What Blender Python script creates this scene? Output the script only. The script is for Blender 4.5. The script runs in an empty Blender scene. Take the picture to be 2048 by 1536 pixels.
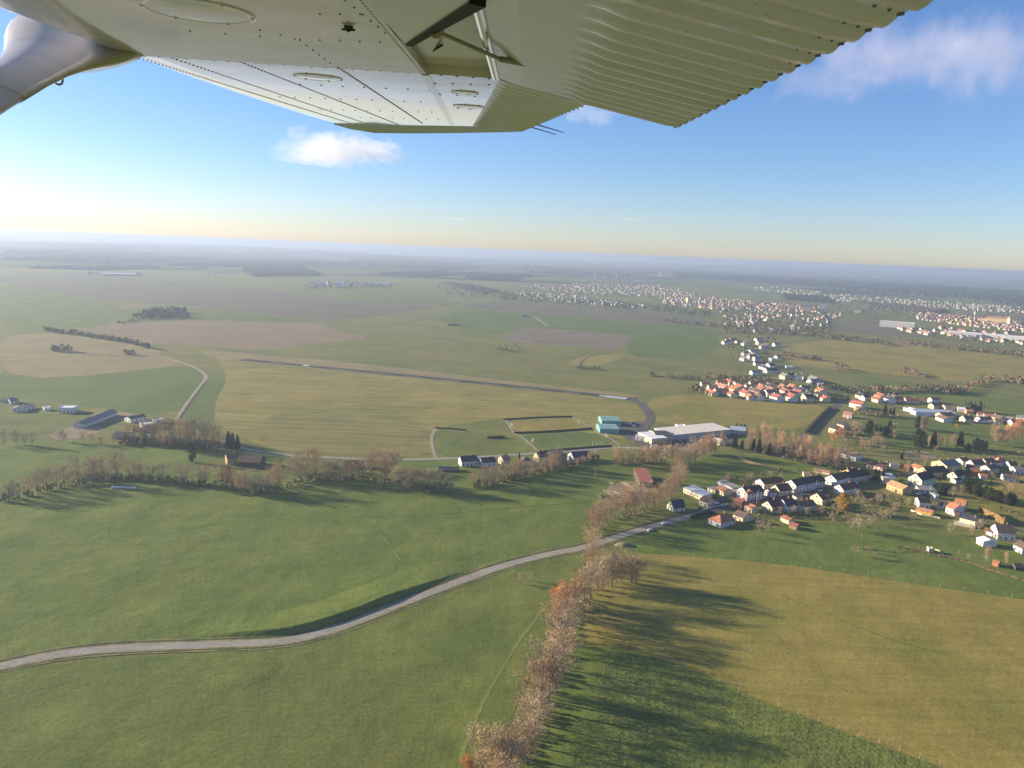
import bpy, bmesh, math, random
from math import radians, sin, cos, tan, atan2, pi, sqrt, hypot
from mathutils import Vector, Matrix, noise
R = random.Random(7)
SC = bpy.context.scene
COL = SC.collection

# ---------------------------------------------------------------- camera
ALT, FPX = 170.0, 1538.0            # height above the fields, focal length in photo pixels (2048 wide)
PITCH, ROLL = radians(9.82), radians(2.35)
_up = Vector((cos(PITCH)*sin(ROLL), cos(PITCH)*cos(ROLL), sin(PITCH)))
_fw = Vector((sin(PITCH)*sin(ROLL), sin(PITCH)*cos(ROLL), -cos(PITCH)))
_rt = _fw.cross(_up)
CAMROT = Matrix((_rt, _fw, _up))     # camera axes -> world axes
EYE = Vector((0, 0, ALT))
cam_d = bpy.data.cameras.new('camera')
cam_d.sensor_width = 36.0
cam_d.lens = 36.0*FPX/2048.0
cam_d.clip_start, cam_d.clip_end = 0.05, 300000.0
cam = bpy.data.objects.new('camera', cam_d)
cam.matrix_world = Matrix.Translation(EYE) @ CAMROT.to_4x4()
COL.objects.link(cam)
SC.camera = cam

# ---------------------------------------------------------------- sky, sun, exposure
SUN_ANG, SUN_EL = radians(163), radians(14.5)      # direction towards the sun: angle from +X, height
world = bpy.data.worlds.new('World')
SC.world = world
world.use_nodes = True
wn, wl = world.node_tree.nodes, world.node_tree.links
bg = wn['Background']
sky = wn.new('ShaderNodeTexSky')
sky.sky_type = 'NISHITA'
sky.sun_disc = False
sky.sun_elevation = SUN_EL
sky.sun_rotation = pi/2 - SUN_ANG
sky.altitude = 600
sky.air_density, sky.dust_density, sky.ozone_density = 1.0, 0.4, 4.0
hsv = wn.new('ShaderNodeHueSaturation')
hsv.inputs['Saturation'].default_value = 1.06
wl.new(sky.outputs['Color'], hsv.inputs['Color'])
tint = wn.new('ShaderNodeMix'); tint.data_type = 'RGBA'; tint.blend_type = 'MULTIPLY'
tint.inputs[0].default_value = 1.0
tint.inputs[7].default_value = (1.05, .95, 1.05, 1)
wl.new(hsv.outputs['Color'], tint.inputs[6])
wl.new(tint.outputs[2], bg.inputs['Color'])
bg.inputs['Strength'].default_value = 0.066
sun_d = bpy.data.lights.new('sun', 'SUN')
sun_d.energy = 4.7
sun_d.angle = radians(0.55)
sun_d.color = (1.0, 0.83, 0.62)
sun = bpy.data.objects.new('sun', sun_d)
sdir = Vector((cos(SUN_ANG)*cos(SUN_EL), sin(SUN_ANG)*cos(SUN_EL), sin(SUN_EL)))
sun.rotation_euler = sdir.to_track_quat('Z', 'Y').to_euler()
sun.location = (-300, 100, 400)
COL.objects.link(sun)
SC.view_settings.view_transform = 'Standard'
SC.view_settings.look = 'None'
SC.view_settings.exposure = 1.5
SC.view_settings.gamma = 1.0
SC.view_settings.use_curve_mapping = False
cy = SC.cycles
cy.use_denoising = True
cy.denoiser = 'OPENIMAGEDENOISE'
cy.max_bounces, cy.diffuse_bounces, cy.glossy_bounces, cy.volume_bounces = 8, 2, 3, 4
cy.transparent_max_bounces = 8
cy.volume_step_rate, cy.volume_max_steps = 1.0, 256
cy.caustics_reflective = cy.caustics_refractive = False

# ---------------------------------------------------------------- helpers
def ray(x, y):
    return CAMROT @ Vector(((x-1024)/FPX, (768-y)/FPX, -1.0))
def P(x, y, z=0.0):
    """the point at height z seen at photo pixel (x, y)"""
    d = ray(x, y)
    t = (z-ALT)/d.z
    return EYE + d*t
def proj(p):
    q = CAMROT.transposed() @ (Vector(p)-EYE)
    return (1024+FPX*q.x/-q.z, 768-FPX*q.y/-q.z)
def mpp(x, y):
    """metres per photo pixel across the line of sight at a ground pixel"""
    q = CAMROT.transposed() @ (P(x, y)-EYE)
    return -q.z/FPX
def hmp(x, y, px):
    """height in metres of something px photo pixels tall standing at a ground pixel"""
    p = P(x, y)
    return px/abs(proj(p+Vector((0, 0, 1)))[1]-proj(p)[1])

def mesh_obj(name, verts, faces, mats, parent=None, mi=None, smooth=False):
    me = bpy.data.meshes.new(name)
    me.from_pydata([tuple(v) for v in verts], [], faces)
    if not isinstance(mats, (list, tuple)): mats = [mats]
    for m in mats: me.materials.append(m)
    if mi is not None: me.polygons.foreach_set('material_index', mi)
    if smooth: me.polygons.foreach_set('use_smooth', [True]*len(me.polygons))
    me.update()
    o = bpy.data.objects.new(name, me)
    COL.objects.link(o)
    if parent is not None: o.parent = parent
    return o
def link(name, me, parent=None):
    o = bpy.data.objects.new(name, me)
    COL.objects.link(o)
    if parent is not None: o.parent = parent
    return o
def empty(name, loc=(0, 0, 0), rz=0.0):
    o = bpy.data.objects.new(name, None)
    o.location = loc
    o.rotation_euler = (0, 0, rz)
    o.empty_display_size = 1
    COL.objects.link(o)
    return o
LABELS = []          # things whose final wording waits until look-alikes are known
def tag(o, label, cat, group=None, at=None, order='x'):
    o['label'] = label
    o['category'] = cat
    if group: o['group'] = group
    LABELS.append((o, label, at if at is not None else tuple(o.location), order))
    return o
def structure(o, label=None):
    o['kind'] = 'structure'
    if label: o['label'] = label
    return o

class MB:
    """collects boxes, tubes and sheets for one mesh"""
    def __init__(s): s.v, s.f, s.m = [], [], []
    def poly(s, pts, m=0):
        b = len(s.v); s.v += [tuple(p) for p in pts]; s.f.append(tuple(range(b, b+len(pts)))); s.m.append(m)
    def box(s, x0, x1, y0, y1, z0, z1, m=0):
        b = len(s.v)
        s.v += [(x, y, z) for z in (z0, z1) for y in (y0, y1) for x in (x0, x1)]
        for q in ((0, 2, 3, 1), (4, 5, 7, 6), (0, 1, 5, 4), (2, 6, 7, 3), (0, 4, 6, 2), (1, 3, 7, 5)):
            s.f.append(tuple(b+i for i in q)); s.m.append(m)
    def tube(s, a, b, r0, r1=None, n=6, m=0, cap=True):
        a, b = Vector(a), Vector(b); r1 = r0 if r1 is None else r1
        d = (b-a).normalized()
        u = d.orthogonal().normalized(); w = d.cross(u)
        k = len(s.v)
        for c, r in ((a, r0), (b, r1)):
            for i in range(n):
                t = 2*pi*i/n
                s.v.append(tuple(c+(u*cos(t)+w*sin(t))*r))
        for i in range(n):
            j = (i+1) % n
            s.f.append((k+i, k+j, k+n+j, k+n+i)); s.m.append(m)
        if cap:
            s.f.append(tuple(k+n-1-i for i in range(n))); s.m.append(m)
            s.f.append(tuple(k+n+i for i in range(n))); s.m.append(m)
    def loft(s, rings, m=0, closed=True, caps=True):
        k = len(s.v); n = len(rings[0])
        for r in rings: s.v += [tuple(p) for p in r]
        for a in range(len(rings)-1):
            for i in range(n if closed else n-1):
                j = (i+1) % n
                s.f.append((k+a*n+i, k+a*n+j, k+(a+1)*n+j, k+(a+1)*n+i)); s.m.append(m)
        if caps and closed:
            s.f.append(tuple(k+n-1-i for i in range(n))); s.m.append(m)
            e = k+(len(rings)-1)*n
            s.f.append(tuple(e+i for i in range(n))); s.m.append(m)
    def build(s, name, mats, parent=None, smooth=False):
        return mesh_obj(name, s.v, s.f, mats, parent, s.m, smooth)
    def mesh(s, name, mats, smooth=False):
        me = bpy.data.meshes.new(name)
        me.from_pydata(s.v, [], s.f)
        for m in (mats if isinstance(mats, (list, tuple)) else [mats]): me.materials.append(m)
        me.polygons.foreach_set('material_index', s.m)
        if smooth: me.polygons.foreach_set('use_smooth', [True]*len(s.f))
        me.update()
        return me

# ---------------------------------------------------------------- materials
class NT:
    def __init__(s, name):
        s.mat = bpy.data.materials.new(name); s.mat.use_nodes = True
        s.n, s.l = s.mat.node_tree.nodes, s.mat.node_tree.links
        s.b = s.n['Principled BSDF']
    def new(s, t, **kw):
        n = s.n.new(t)
        for k, v in kw.items(): setattr(n, k, v)
        return n
    def pos(s, obj=False):
        if obj: return s.new('ShaderNodeTexCoord').outputs['Object']
        return s.new('ShaderNodeNewGeometry').outputs['Position']
    def mapped(s, vec, scale=(1, 1, 1), rz=0.0):
        m = s.new('ShaderNodeMapping')
        m.inputs['Scale'].default_value = scale
        m.inputs['Rotation'].default_value = (0, 0, rz)
        s.l.new(vec, m.inputs['Vector'])
        return m.outputs['Vector']
    def noise(s, vec, scale, detail=4, rough=0.55):
        n = s.new('ShaderNodeTexNoise')
        n.inputs['Scale'].default_value = scale
        n.inputs['Detail'].default_value = detail
        n.inputs['Roughness'].default_value = rough
        s.l.new(vec, n.inputs['Vector'])
        return n.outputs['Fac']
    def ramp(s, fac, stops):
        r = s.new('ShaderNodeValToRGB')
        e = r.color_ramp.elements
        while len(e) < len(stops): e.new(0.5)
        for q, (p, c) in zip(e, stops):
            q.position = p; q.color = (*c, 1) if len(c) == 3 else c
        s.l.new(fac, r.inputs['Fac'])
        return r.outputs['Color']
    def mix(s, fac, a, b, mode='MIX'):
        m = s.new('ShaderNodeMix', data_type='RGBA', blend_type=mode)
        for val, idx in ((fac, 0), (a, 6), (b, 7)):
            if hasattr(val, 'links'): s.l.new(val, m.inputs[idx])
            else: m.inputs[idx].default_value = val if idx == 0 else ((*val, 1) if len(val) == 3 else val)
        return m.outputs[2]
    def math(s, op, a, b=0.0):
        m = s.new('ShaderNodeMath', operation=op)
        for i, v in enumerate((a, b)):
            if hasattr(v, 'links'): s.l.new(v, m.inputs[i])
            else: m.inputs[i].default_value = v
        return m.outputs[0]
    def bump(s, h, strength, dist):
        b = s.new('ShaderNodeBump')
        b.inputs['Strength'].default_value = strength
        b.inputs['Distance'].default_value = dist
        s.l.new(h, b.inputs['Height'])
        s.l.new(b.outputs['Normal'], s.b.inputs['Normal'])
    def col(s, c): s.l.new(c, s.b.inputs['Base Color'])
    def setp(s, **kw):
        for k, v in kw.items(): s.b.inputs[k.replace('_', ' ')].default_value = v
def sc(c, k): return tuple(min(1, v*k) for v in c)

def field_mat(name, c1, c2, c3=None, patch=60, streak=0.0, rz=0.0, sw=7.0, grain=1.0, bump=0.5, tram=0.0, tw=18.0):
    """grass or soil: broad patches of two or three tints, drill or mowing streaks along rz, small grain, gentle relief"""
    t = NT(name); p = t.pos()
    a = t.noise(p, 1.0/patch, 5, 0.6)
    c = t.ramp(a, [(0.36, c1), (0.62, c2)])
    if c3:
        a2 = t.noise(t.mapped(p, (1, 1, 1), 0.7), 0.45/patch, 3, 0.5)
        c = t.mix(t.ramp(a2, [(0.5, (0, 0, 0)), (0.64, (1, 1, 1))]), c, c3)
    if streak:
        q = t.mapped(p, (1.0/(sw*14), 1.0/sw, 1), rz)
        st = t.noise(q, 1.0, 3, 0.6)
        c = t.mix(streak, c, t.ramp(st, [(0.35, sc(c1, 0.35)), (0.65, sc(c2, 1.6))]), 'OVERLAY' if False else 'MIX')
    if tram:
        w = t.new('ShaderNodeTexWave', wave_type='BANDS', bands_direction='Y')
        w.inputs['Scale'].default_value = 0.314/tw
        w.inputs['Distortion'].default_value = 0.6
        w.inputs['Detail'].default_value = 1.0
        w.inputs['Detail Scale'].default_value = 0.02
        t.l.new(t.mapped(p, (1, 1, 1), rz), w.inputs['Vector'])
        ln = t.ramp(w.outputs['Fac'], [(0.95, (0, 0, 0)), (0.995, (1, 1, 1))])
        c = t.mix(t.math('MULTIPLY', ln, tram), c, sc(c1, 0.45))
    g = t.noise(p, 0.7, 3, 0.7)
    c = t.mix(0.55*grain, c, t.ramp(g, [(0.3, (0.32, 0.34, 0.30)), (0.7, (0.72, 0.70, 0.66))]), 'OVERLAY')
    t.col(c)
    t.setp(Roughness=0.95, Specular_IOR_Level=0.1)
    h1 = t.noise(p, 1.0/45, 3, 0.5); h2 = t.noise(p, 0.45, 3, 0.7); h3 = t.noise(p, 1.0/9, 4, 0.65)
    h = t.math('ADD', t.math('ADD', t.math('MULTIPLY', h1, 9.0), t.math('MULTIPLY', h3, 1.7)), t.math('MULTIPLY', h2, 0.75*grain))
    t.bump(h, bump, 0.35)
    return t.mat
def plain(name, c, rough=0.7, var=0.18, scale=0.6, spec=0.3, metal=0.0, obj=True, rand=0.0):
    t = NT(name); p = t.pos(obj)
    n = t.noise(p, scale, 4, 0.6)
    k = t.ramp(n, [(0.3, sc(c, 1-var)), (0.7, sc(c, 1+var))])
    if rand:
        oi = t.new('ShaderNodeObjectInfo')
        k = t.mix(1.0, k, t.ramp(oi.outputs['Random'], [(0, (1-rand,)*3), (1, (1.0, 1.0, 1.0))]), 'MULTIPLY')
    t.col(k)
    t.setp(Roughness=rough, Specular_IOR_Level=spec, Metallic=metal)
    return t.mat
HAZE_D, HAZE_G, HAZE_TOP = 1.35e-4, 0.3, ALT+8
OUT_RISE, STRUT_U, RING_T = 0.08, -0.15, 0.17
# ================================================================ land
def relief(x, y):
    r = hypot(x, y)
    if r < 6500: return 0.0
    k = min(1.0, (r-6500)/14000)
    n = noise.noise(Vector((x/5200+3.1, y/5200-1.7, 0.3)))
    return k*(n*75.0)-k*10.0

# the ground: one sheet to the horizon, woods and fields far off as a patchwork
t = NT('countryside'); p = t.pos()
warp = t.new('ShaderNodeTexNoise'); warp.inputs['Scale'].default_value = 1/700.0; warp.inputs['Detail'].default_value = 3
t.l.new(p, warp.inputs['Vector'])
pv = t.new('ShaderNodeVectorMath', operation='MULTIPLY_ADD')
t.l.new(warp.outputs['Color'], pv.inputs[0]); pv.inputs[1].default_value = (420, 420, 0); t.l.new(p, pv.inputs[2])
vor = t.new('ShaderNodeTexVoronoi', voronoi_dimensions='2D'); vor.inputs['Scale'].default_value = 1/520.0
t.l.new(pv.outputs[0], vor.inputs['Vector'])
sep = t.new('ShaderNodeSeparateColor'); t.l.new(vor.outputs['Color'], sep.inputs[0])
c = t.ramp(sep.outputs[0], [(0.0, (.085, .125, .04)), (0.22, (.12, .16, .05)), (0.42, (.17, .17, .07)), (0.60, (.10, .15, .045)), (0.78, (.13, .10, .075)), (0.9, (.16, .18, .06))])
c.node.color_ramp.interpolation = 'CONSTANT'
wd = t.noise(t.mapped(p, (1, 1, 1)), 1/2300.0, 4, 0.55)
wf = t.ramp(wd, [(0.485, (0, 0, 0)), (0.51, (1, 1, 1))])
c = t.mix(wf, c, (.045, .05, .032))
g = t.noise(p, 1/60.0, 4, 0.65)
c = t.mix(0.5, c, t.ramp(g, [(0.3, (.35, .35, .35)), (0.7, (.66, .66, .64))]), 'OVERLAY')
t.col(c); t.setp(Roughness=1.0, Specular_IOR_Level=0.0)
FAR_M = t.mat
NEAR_M = field_mat('rough_grass', (.12, .145, .035), (.18, .172, .048), (.11, .14, .034), patch=90, streak=.22, rz=.25, sw=6)
vs, fs, mi = [(0, 0, 0)], [], []
radii = [250, 600, 1000, 1500, 2200, 3000, 3800, 4300, 5000, 5800, 6600] + [6600*1.12**i for i in range(1, 24)]
NA = 240
for r in radii:
    for a in range(NA):
        x, y = r*cos(2*pi*a/NA), r*sin(2*pi*a/NA)
        vs.append((x, y, relief(x, y)))
for a in range(NA):
    fs.append((0, 1+a, 1+(a+1) % NA)); mi.append(0)
for k in range(len(radii)-1):
    for a in range(NA):
        b = (a+1) % NA
        fs.append((1+k*NA+a, 1+(k+1)*NA+a, 1+(k+1)*NA+b, 1+k*NA+b)); mi.append(0 if radii[k+1] <= 4300 else 1)
structure(mesh_obj('ground', vs, fs, [NEAR_M, FAR_M], mi=mi), 'open countryside of fields and woods reaching to the horizon')

_lay = [0]
def lay():
    _lay[0] += 1
    return 0.02+0.0025*_lay[0]
def smooth_poly(pts, n=1):
    for _ in range(n):
        q = []
        for i in range(len(pts)):
            a, b = pts[i], pts[(i+1) % len(pts)]
            q += [a*0.8+b*0.2, a*0.2+b*0.8]
        pts = q
    return pts
def field(name, px, mat, label, sm=1, z=None):
    z = lay() if z is None else z
    pts = [P(x, y, z) for x, y in px]
    if sm: pts = smooth_poly(pts, sm)
    bm = bmesh.new()
    f = bm.faces.new([bm.verts.new(q) for q in pts])
    bm.normal_update()
    if f.normal.z < 0: f.normal_flip()
    bmesh.ops.triangulate(bm, faces=bm.faces[:])
    me = bpy.data.meshes.new(name); bm.to_mesh(me); bm.free()
    me.materials.append(mat)
    return structure(link(name, me), label)

def spline(pts, step=6.0):
    """Catmull-Rom through ground points, resampled"""
    out = []
    n = len(pts)
    for i in range(n-1):
        p0, p1, p2, p3 = pts[max(i-1, 0)], pts[i], pts[i+1], pts[min(i+2, n-1)]
        k = max(2, min(60, int((p2-p1).length/step)))
        for j in range(k):
            u = j/k
            out.append(0.5*((2*p1)+(p2-p0)*u+(2*p0-5*p1+4*p2-p3)*u*u+(3*p1-p0-3*p2+p3)*u**3))
    out.append(pts[-1])
    return out
def offsets(line):
    nn = []
    for i in range(len(line)):
        d = line[min(i+1, len(line)-1)]-line[max(i-1, 0)]
        nn.append(Vector((-d.y, d.x, 0)).normalized())
    return nn
def strip(name, px, w, mat, label, z=None, off=0.0, step=6.0, wob=0.0):
    z = lay() if z is None else z
    line = spline([P(x, y, 0) for x, y in px], step)
    nn = offsets(line)
    v, f = [], []
    for i, (q, nrm) in enumerate(zip(line, nn)):
        j1, j2 = (wob*noise.noise(Vector((i*.37, 1.3, off))), wob*noise.noise(Vector((i*.37, 7.7, off)))) if wob else (0, 0)
        for s, j in ((w/2, j1), (-w/2, j2)):
            c = q+nrm*(off+s+j); v.append((c.x, c.y, z))
    for i in range(len(line)-1):
        f.append((2*i+1, 2*i+3, 2*i+2, 2*i))
    return structure(mesh_obj(name, v, f, mat), label)

M_GREEN = field_mat('pasture', (.094, .136, .028), (.136, .170, .036), (.112, .153, .031), patch=32, streak=.06, rz=-.2, sw=3.0, bump=.7, tram=.08, tw=42)
M_GREEN2 = field_mat('meadow', (.096, .133, .030), (.142, .168, .038), (.120, .138, .036), patch=38, streak=.08, rz=.9, sw=2.2, bump=.6, tram=.05, tw=30)
M_GREEN3 = field_mat('winter_cereal', (.085, .128, .028), (.115, .152, .034), patch=80, streak=.05, bump=.3)
M_OLIVE = field_mat('dry_grass', (.205, .180, .040), (.265, .215, .058), (.170, .170, .038), patch=42, streak=.12, rz=.12, sw=4)
M_AIR = field_mat('airfield_grass', (.19, .175, .045), (.255, .215, .062), (.155, .165, .04), patch=65, streak=.28, rz=-.08, sw=6)
M_TAN = field_mat('stubble', (.21, .175, .08), (.25, .205, .095), (.18, .17, .07), patch=80, streak=.15, rz=.1, sw=8)
M_PINK = field_mat('reddish_plough', (.20, .155, .095), (.23, .175, .105), patch=120, streak=.10, rz=.1, sw=8)
M_DARK = field_mat('dark_plough', (.118, .112, .068), (.145, .13, .078), patch=130, streak=.12, rz=.2, sw=10)
M_STRIPE = field_mat('striped_plough', (.15, .13, .085), (.20, .165, .115), patch=60, streak=.10, rz=1.05, sw=6, tram=.55, tw=16)
M_CROP = field_mat('dark_crop', (.095, .125, .03), (.14, .165, .04), (.11, .14, .034), patch=40, streak=.14, rz=-.45, sw=1.5, grain=1.75, bump=1.0, tram=.15, tw=12)
M_ROAD = field_mat('old_asphalt', (.25, .235, .205), (.31, .29, .25), patch=25, streak=.12, rz=.3, sw=1.2, bump=.1)
M_TAR = field_mat('dark_asphalt', (.085, .083, .085), (.12, .115, .115), patch=30, bump=.1)
M_TRACK = field_mat('gravel_track', (.26, .235, .17), (.34, .30, .22), patch=12, bump=.3)
M_VERGE = field_mat('dry_verge', (.17, .165, .07), (.25, .225, .11), (.12, .14, .05), patch=6, bump=.8)
M_SOIL = field_mat('bare_soil', (.20, .155, .10), (.27, .215, .14), patch=14, bump=.5)
t = NT('road_paint'); t.col(t.ramp(t.noise(t.pos(), .8), [(.3, (.55, .54, .5)), (.6, (.75, .74, .7))])); M_PAINT = t.mat

# far and middle fields, back to front
FIELDS = [
 ('field', [(0,549),(160,545),(390,570),(520,577),(620,592),(740,603),(900,612),(650,646),(560,632),(400,613),(160,596),(110,582),(0,565)], M_DARK, 'long dark ploughed field beyond the reddish one'),
 ('field', [(0,566),(110,583),(160,597),(250,615),(230,640),(180,655),(110,662),(0,672)], M_GREEN2, 'olive green field on the far left'),
 ('field', [(230,618),(400,615),(560,634),(640,645),(560,643),(380,639),(240,640)], M_GREEN3, 'dull green field along the small wood'),
 ('field', [(640,595),(760,574),(900,600),(930,612),(760,603)], M_GREEN2, 'green field below the far farms'),
 ('field', [(150,661),(236,646),(380,641),(520,645),(640,647),(670,662),(748,675),(650,685),(500,703),(440,692),(310,690),(250,674)], M_PINK, 'reddish ploughed field'),
 ('field', [(0,675),(86,665),(254,684),(315,698),(322,712),(370,729),(110,758),(0,745)], M_TAN, 'tan stubble field on the left'),
 ('field', [(-160,735),(0,746),(110,759),(370,731),(400,739),(411,757),(350,838),(130,806),(-160,775)], M_GREEN3, 'green field left of the farm track'),
 ('field', [(414,757),(455,757),(430,800),(425,850),(500,912),(440,880),(356,838)], M_GREEN3, 'green strip right of the farm track'),
 ('field', [(430,714),(520,722),(800,748),(1268,800),(1300,850),(1230,885),(1010,835),(870,855),(866,915),(560,908),(430,850),(432,800),(456,757)], M_AIR, 'airfield grass south of the runway'),
 ('field', [(500,860),(560,820),(860,848),(866,912),(640,910),(540,900)], field_mat('grey_grass', (.16, .155, .048), (.205, .185, .058), patch=90, streak=.25, rz=-.1, sw=8), 'greyish grass near the middle road'),
 ('field', [(400,700),(500,706),(620,716),(800,736),(1020,762),(1280,789),(1266,797),(1020,774),(520,727),(420,716)], M_TAN, 'tan grass band north of the runway'),
 ('field', [(900,612),(1013,599),(1211,613),(1274,620),(1450,643),(1428,655),(1280,644),(1000,621)], M_DARK, 'brown ploughed field below the town'),
 ('field', [(930,617),(1000,622),(1280,645),(1428,656),(1442,700),(1380,720),(1245,712),(1272,671),(1200,665),(1100,657),(1040,653),(960,668),(870,640)], M_GREEN3, 'green field below the brown ploughed one'),
 ('field', [(1000,678),(1042,655),(1105,659),(1268,670),(1229,705),(1158,692),(1060,689)], M_STRIPE, 'brown field with pale drill stripes'),
 ('field', [(1130,730),(1165,712),(1245,707),(1235,722),(1180,735)], M_OLIVE, 'dry grass patch'),
 ('field', [(1568,690),(1680,678),(1790,684),(2100,722),(2100,758),(1940,766),(1800,751),(1650,737),(1570,726)], M_OLIVE, 'wide dry meadow right of the middle hamlet'),
 ('field', [(1660,641),(1730,639),(1790,653),(1800,666),(1950,681),(1890,678),(1740,669),(1660,661)], M_DARK, 'brown plough beside the town'),
 ('field', [(1290,800),(1370,787),(1500,801),(1665,812),(1600,862),(1500,850),(1310,852)], M_OLIVE, 'dry grass field behind the warehouse'),
 ('field', [(1700,752),(1800,760),(2100,800),(2100,840),(1900,800),(1720,790)], M_GREEN2, 'green strip behind the right hamlet'),
 ('sports_field', [(1008,841),(1143,835),(1182,857),(1030,865)], M_OLIVE, 'upper football pitch of dry grass'),
 ('sports_field', [(1028,869),(1184,862),(1236,888),(1080,901)], M_GREEN3, 'lower football pitch of greener grass'),
 ('field', [(870,860),(920,862),(1010,868),(1075,905),(960,915),(875,915)], M_GREEN2, 'rough green corner by the middle road'),
 ('field', [(-900,860),(0,866),(400,905),(900,925),(1230,902),(1330,940),(1215,1086),(1000,1135),(700,1240),(560,1278),(0,1325),(-900,1400)], M_GREEN, 'large green pasture above the road'),
 ('field', [(0,968),(120,962),(60,1000),(0,1010)], M_GREEN2, 'light green grass corner'),
 ('field', [(-900,1400),(0,1340),(560,1292),(700,1255),(1000,1143),(1170,1098),(1168,1160),(1100,1250),(1040,1400),(960,1560),(760,1900),(-900,1900)], M_GREEN2, 'green meadow below the road'),
 ('field', [(1205,1090),(1400,1040),(1440,1064),(1700,1040),(2300,1130),(2300,1225),(2048,1199),(1800,1164),(1560,1127),(1290,1106)], M_GREEN, 'green meadow below the village gardens'),
 ('field', [(1288,1106),(1560,1127),(1800,1164),(2048,1199),(2500,1255),(2500,1800),(2300,1700),(1900,1540),(1700,1467),(1500,1392),(1380,1335),(1250,1300),(1160,1290),(1180,1170),(1230,1120)], M_OLIVE, 'broad golden meadow right of the stream'),
 ('field', [(1120,1290),(1160,1290),(1250,1300),(1380,1335),(1500,1392),(1200,1400),(1210,1900),(1000,1900),(1060,1480)], M_GREEN, 'green edge beside the stream trees'),
 ('field', [(1196,1332),(1250,1302),(1380,1337),(1500,1394),(1700,1469),(1900,1542),(2300,1702),(2300,1900),(1205,1900),(1198,1536)], M_CROP, 'dark green winter crop in the corner'),
 ('field', [(1370,905),(1460,905),(1700,935),(1650,962),(1500,958),(1400,988),(1360,950)], M_GREEN, 'green paddock behind the village street'),
 ('field', [(1700,848),(1790,832),(2100,868),(2100,905),(1960,885),(1840,900),(1720,880)], M_GREEN3, 'green paddocks between the hamlets'),
 ('field', [(1800,902),(1850,901),(1880,918),(1820,920)], M_SOIL, 'small patch of tilled soil'),
 ('field', [(1905,965),(2100,950),(2100,1010),(1960,1005)], M_OLIVE, 'dry grass behind the conifer hedge'),
 ('field', [(1940,1005),(2100,1010),(2100,1050),(2010,1040)], M_OLIVE, 'dry grass by the clipped hedge'),
 ('field', [(150,838),(215,820),(275,828),(235,842),(180,850)], M_SOIL, 'bare earth beside the long barn'),
 ('field', [(95,868),(160,848),(215,856),(180,874),(110,880)], M_SOIL, 'bare earth below the long barn'),
 ('field', [(0,815),(130,810),(195,835),(100,868),(0,870)], M_GREEN2, 'light green paddock on the left'),
 ('field', [(1210,975),(1255,960),(1300,975),(1290,1000),(1225,998)], M_SOIL, 'muddy yard below the red roofed barn'),
 ('apron', [(1238,846),(1284,842),(1302,846),(1296,868),(1262,884),(1236,866)], M_TAR, 'dark asphalt apron by the hangars'),
 ('car_park', [(1262,884),(1300,868),(1400,872),(1470,868),(1480,882),(1400,893),(1300,899)], M_TAR, 'asphalt yard in front of the warehouse'),
]
for nm, px, m, lb in FIELDS: field(nm, px, m, lb)

# roads, tracks, runway
MAIN = [(-420,1400),(-200,1372),(0,1333),(110,1310),(230,1297),(400,1290),(560,1283),(640,1266),(720,1240),(810,1204),(900,1170),(1000,1134),(1100,1108),(1170,1094),(1260,1066),(1340,1043),(1410,1024)]
strip('verge', MAIN, 10.5, M_VERGE, 'dry grass verge of the country road', wob=1.2)
strip('road', MAIN, 5.2, M_ROAD, 'pale country road curving across the pasture', wob=.25)
STREET = [(1410,1024),(1480,1008),(1560,993),(1640,978),(1700,964),(1760,952),(1830,948),(1900,946),(1980,938),(2120,928)]
strip('road', STREET, 7.5, M_TAR, 'village street between the house rows')
strip('road', [(1752,952),(1800,966),(1835,984),(1880,1004),(1950,1036),(2120,1082)], 5, M_TAR, 'lane past the houses on the right')
strip('road', [(1425,1022),(1440,1002),(1462,992),(1500,985)], 4, M_TAR, 'side lane by the blue hall')
MID = [(440,884),(500,900),(560,909),(640,914),(760,919),(870,918),(960,914),(1080,906),(1180,899),(1250,895),(1330,900),(1400,895)]
strip('road', MID, 5.5, M_ROAD, 'middle road behind the tree line')
strip('road', [(1590,900),(1612,868),(1640,840),(1668,816),(1690,802),(1730,800),(1800,816),(1900,832),(2100,856)], 8, M_TAR, 'road through the right hamlet')
strip('road', [(1690,802),(1660,775),(1600,752),(1545,720),(1530,690),(1545,665)], 6, M_TAR, 'road through the middle hamlet')
strip('track', [(352,840),(380,800),(408,762),(410,750),(395,738),(370,728),(330,714)], 4.5, M_TRACK, 'pale farm track between green fields')
strip('ditch', [(360,836),(384,800),(411,764)], 2.2, field_mat('wet_soil', (.06, .055, .04), (.085, .075, .05)), 'dark wheel rut of the farm track')
strip('track', [(872,917),(864,890),(864,872),(874,858),(900,860),(930,863)], 3, M_TRACK, 'thin curved track near the middle road')
strip('track', [(1010,838),(1028,866),(1045,876),(1080,905)], 2.2, M_TRACK, 'pale path along the pitches')
strip('track', [(1143,834),(1190,860),(1240,890)], 2.2, M_TRACK, 'pale path right of the pitches')
strip('track', [(1066,632),(1078,640),(1096,652)], 6, M_TRACK, 'pale track in the far field')
strip('track', [(1160,735),(1165,722),(1185,712),(1225,706)], 4, field_mat('furrow', (.09, .10, .045), (.11, .12, .05)), 'dark furrow')
strip('track', [(440,700),(480,704),(560,712),(620,718)], 5, M_DARK, 'dark old taxi strip')
strip('track', [(1500,852),(1560,842),(1640,826)], 4, M_VERGE, 'faint track in the dry field')
strip('track', [(1310,860),(1400,846),(1500,850)], 3, M_VERGE, 'faint track behind the warehouse')
strip('track', [(600,905),(700,908),(860,908)], 3, M_VERGE, 'faint grass track')
strip('track', [(740,1034),(860,1030),(1000,1018),(1180,1003)], 1.0, M_GREEN3, 'faint cattle path in the pasture')
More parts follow.
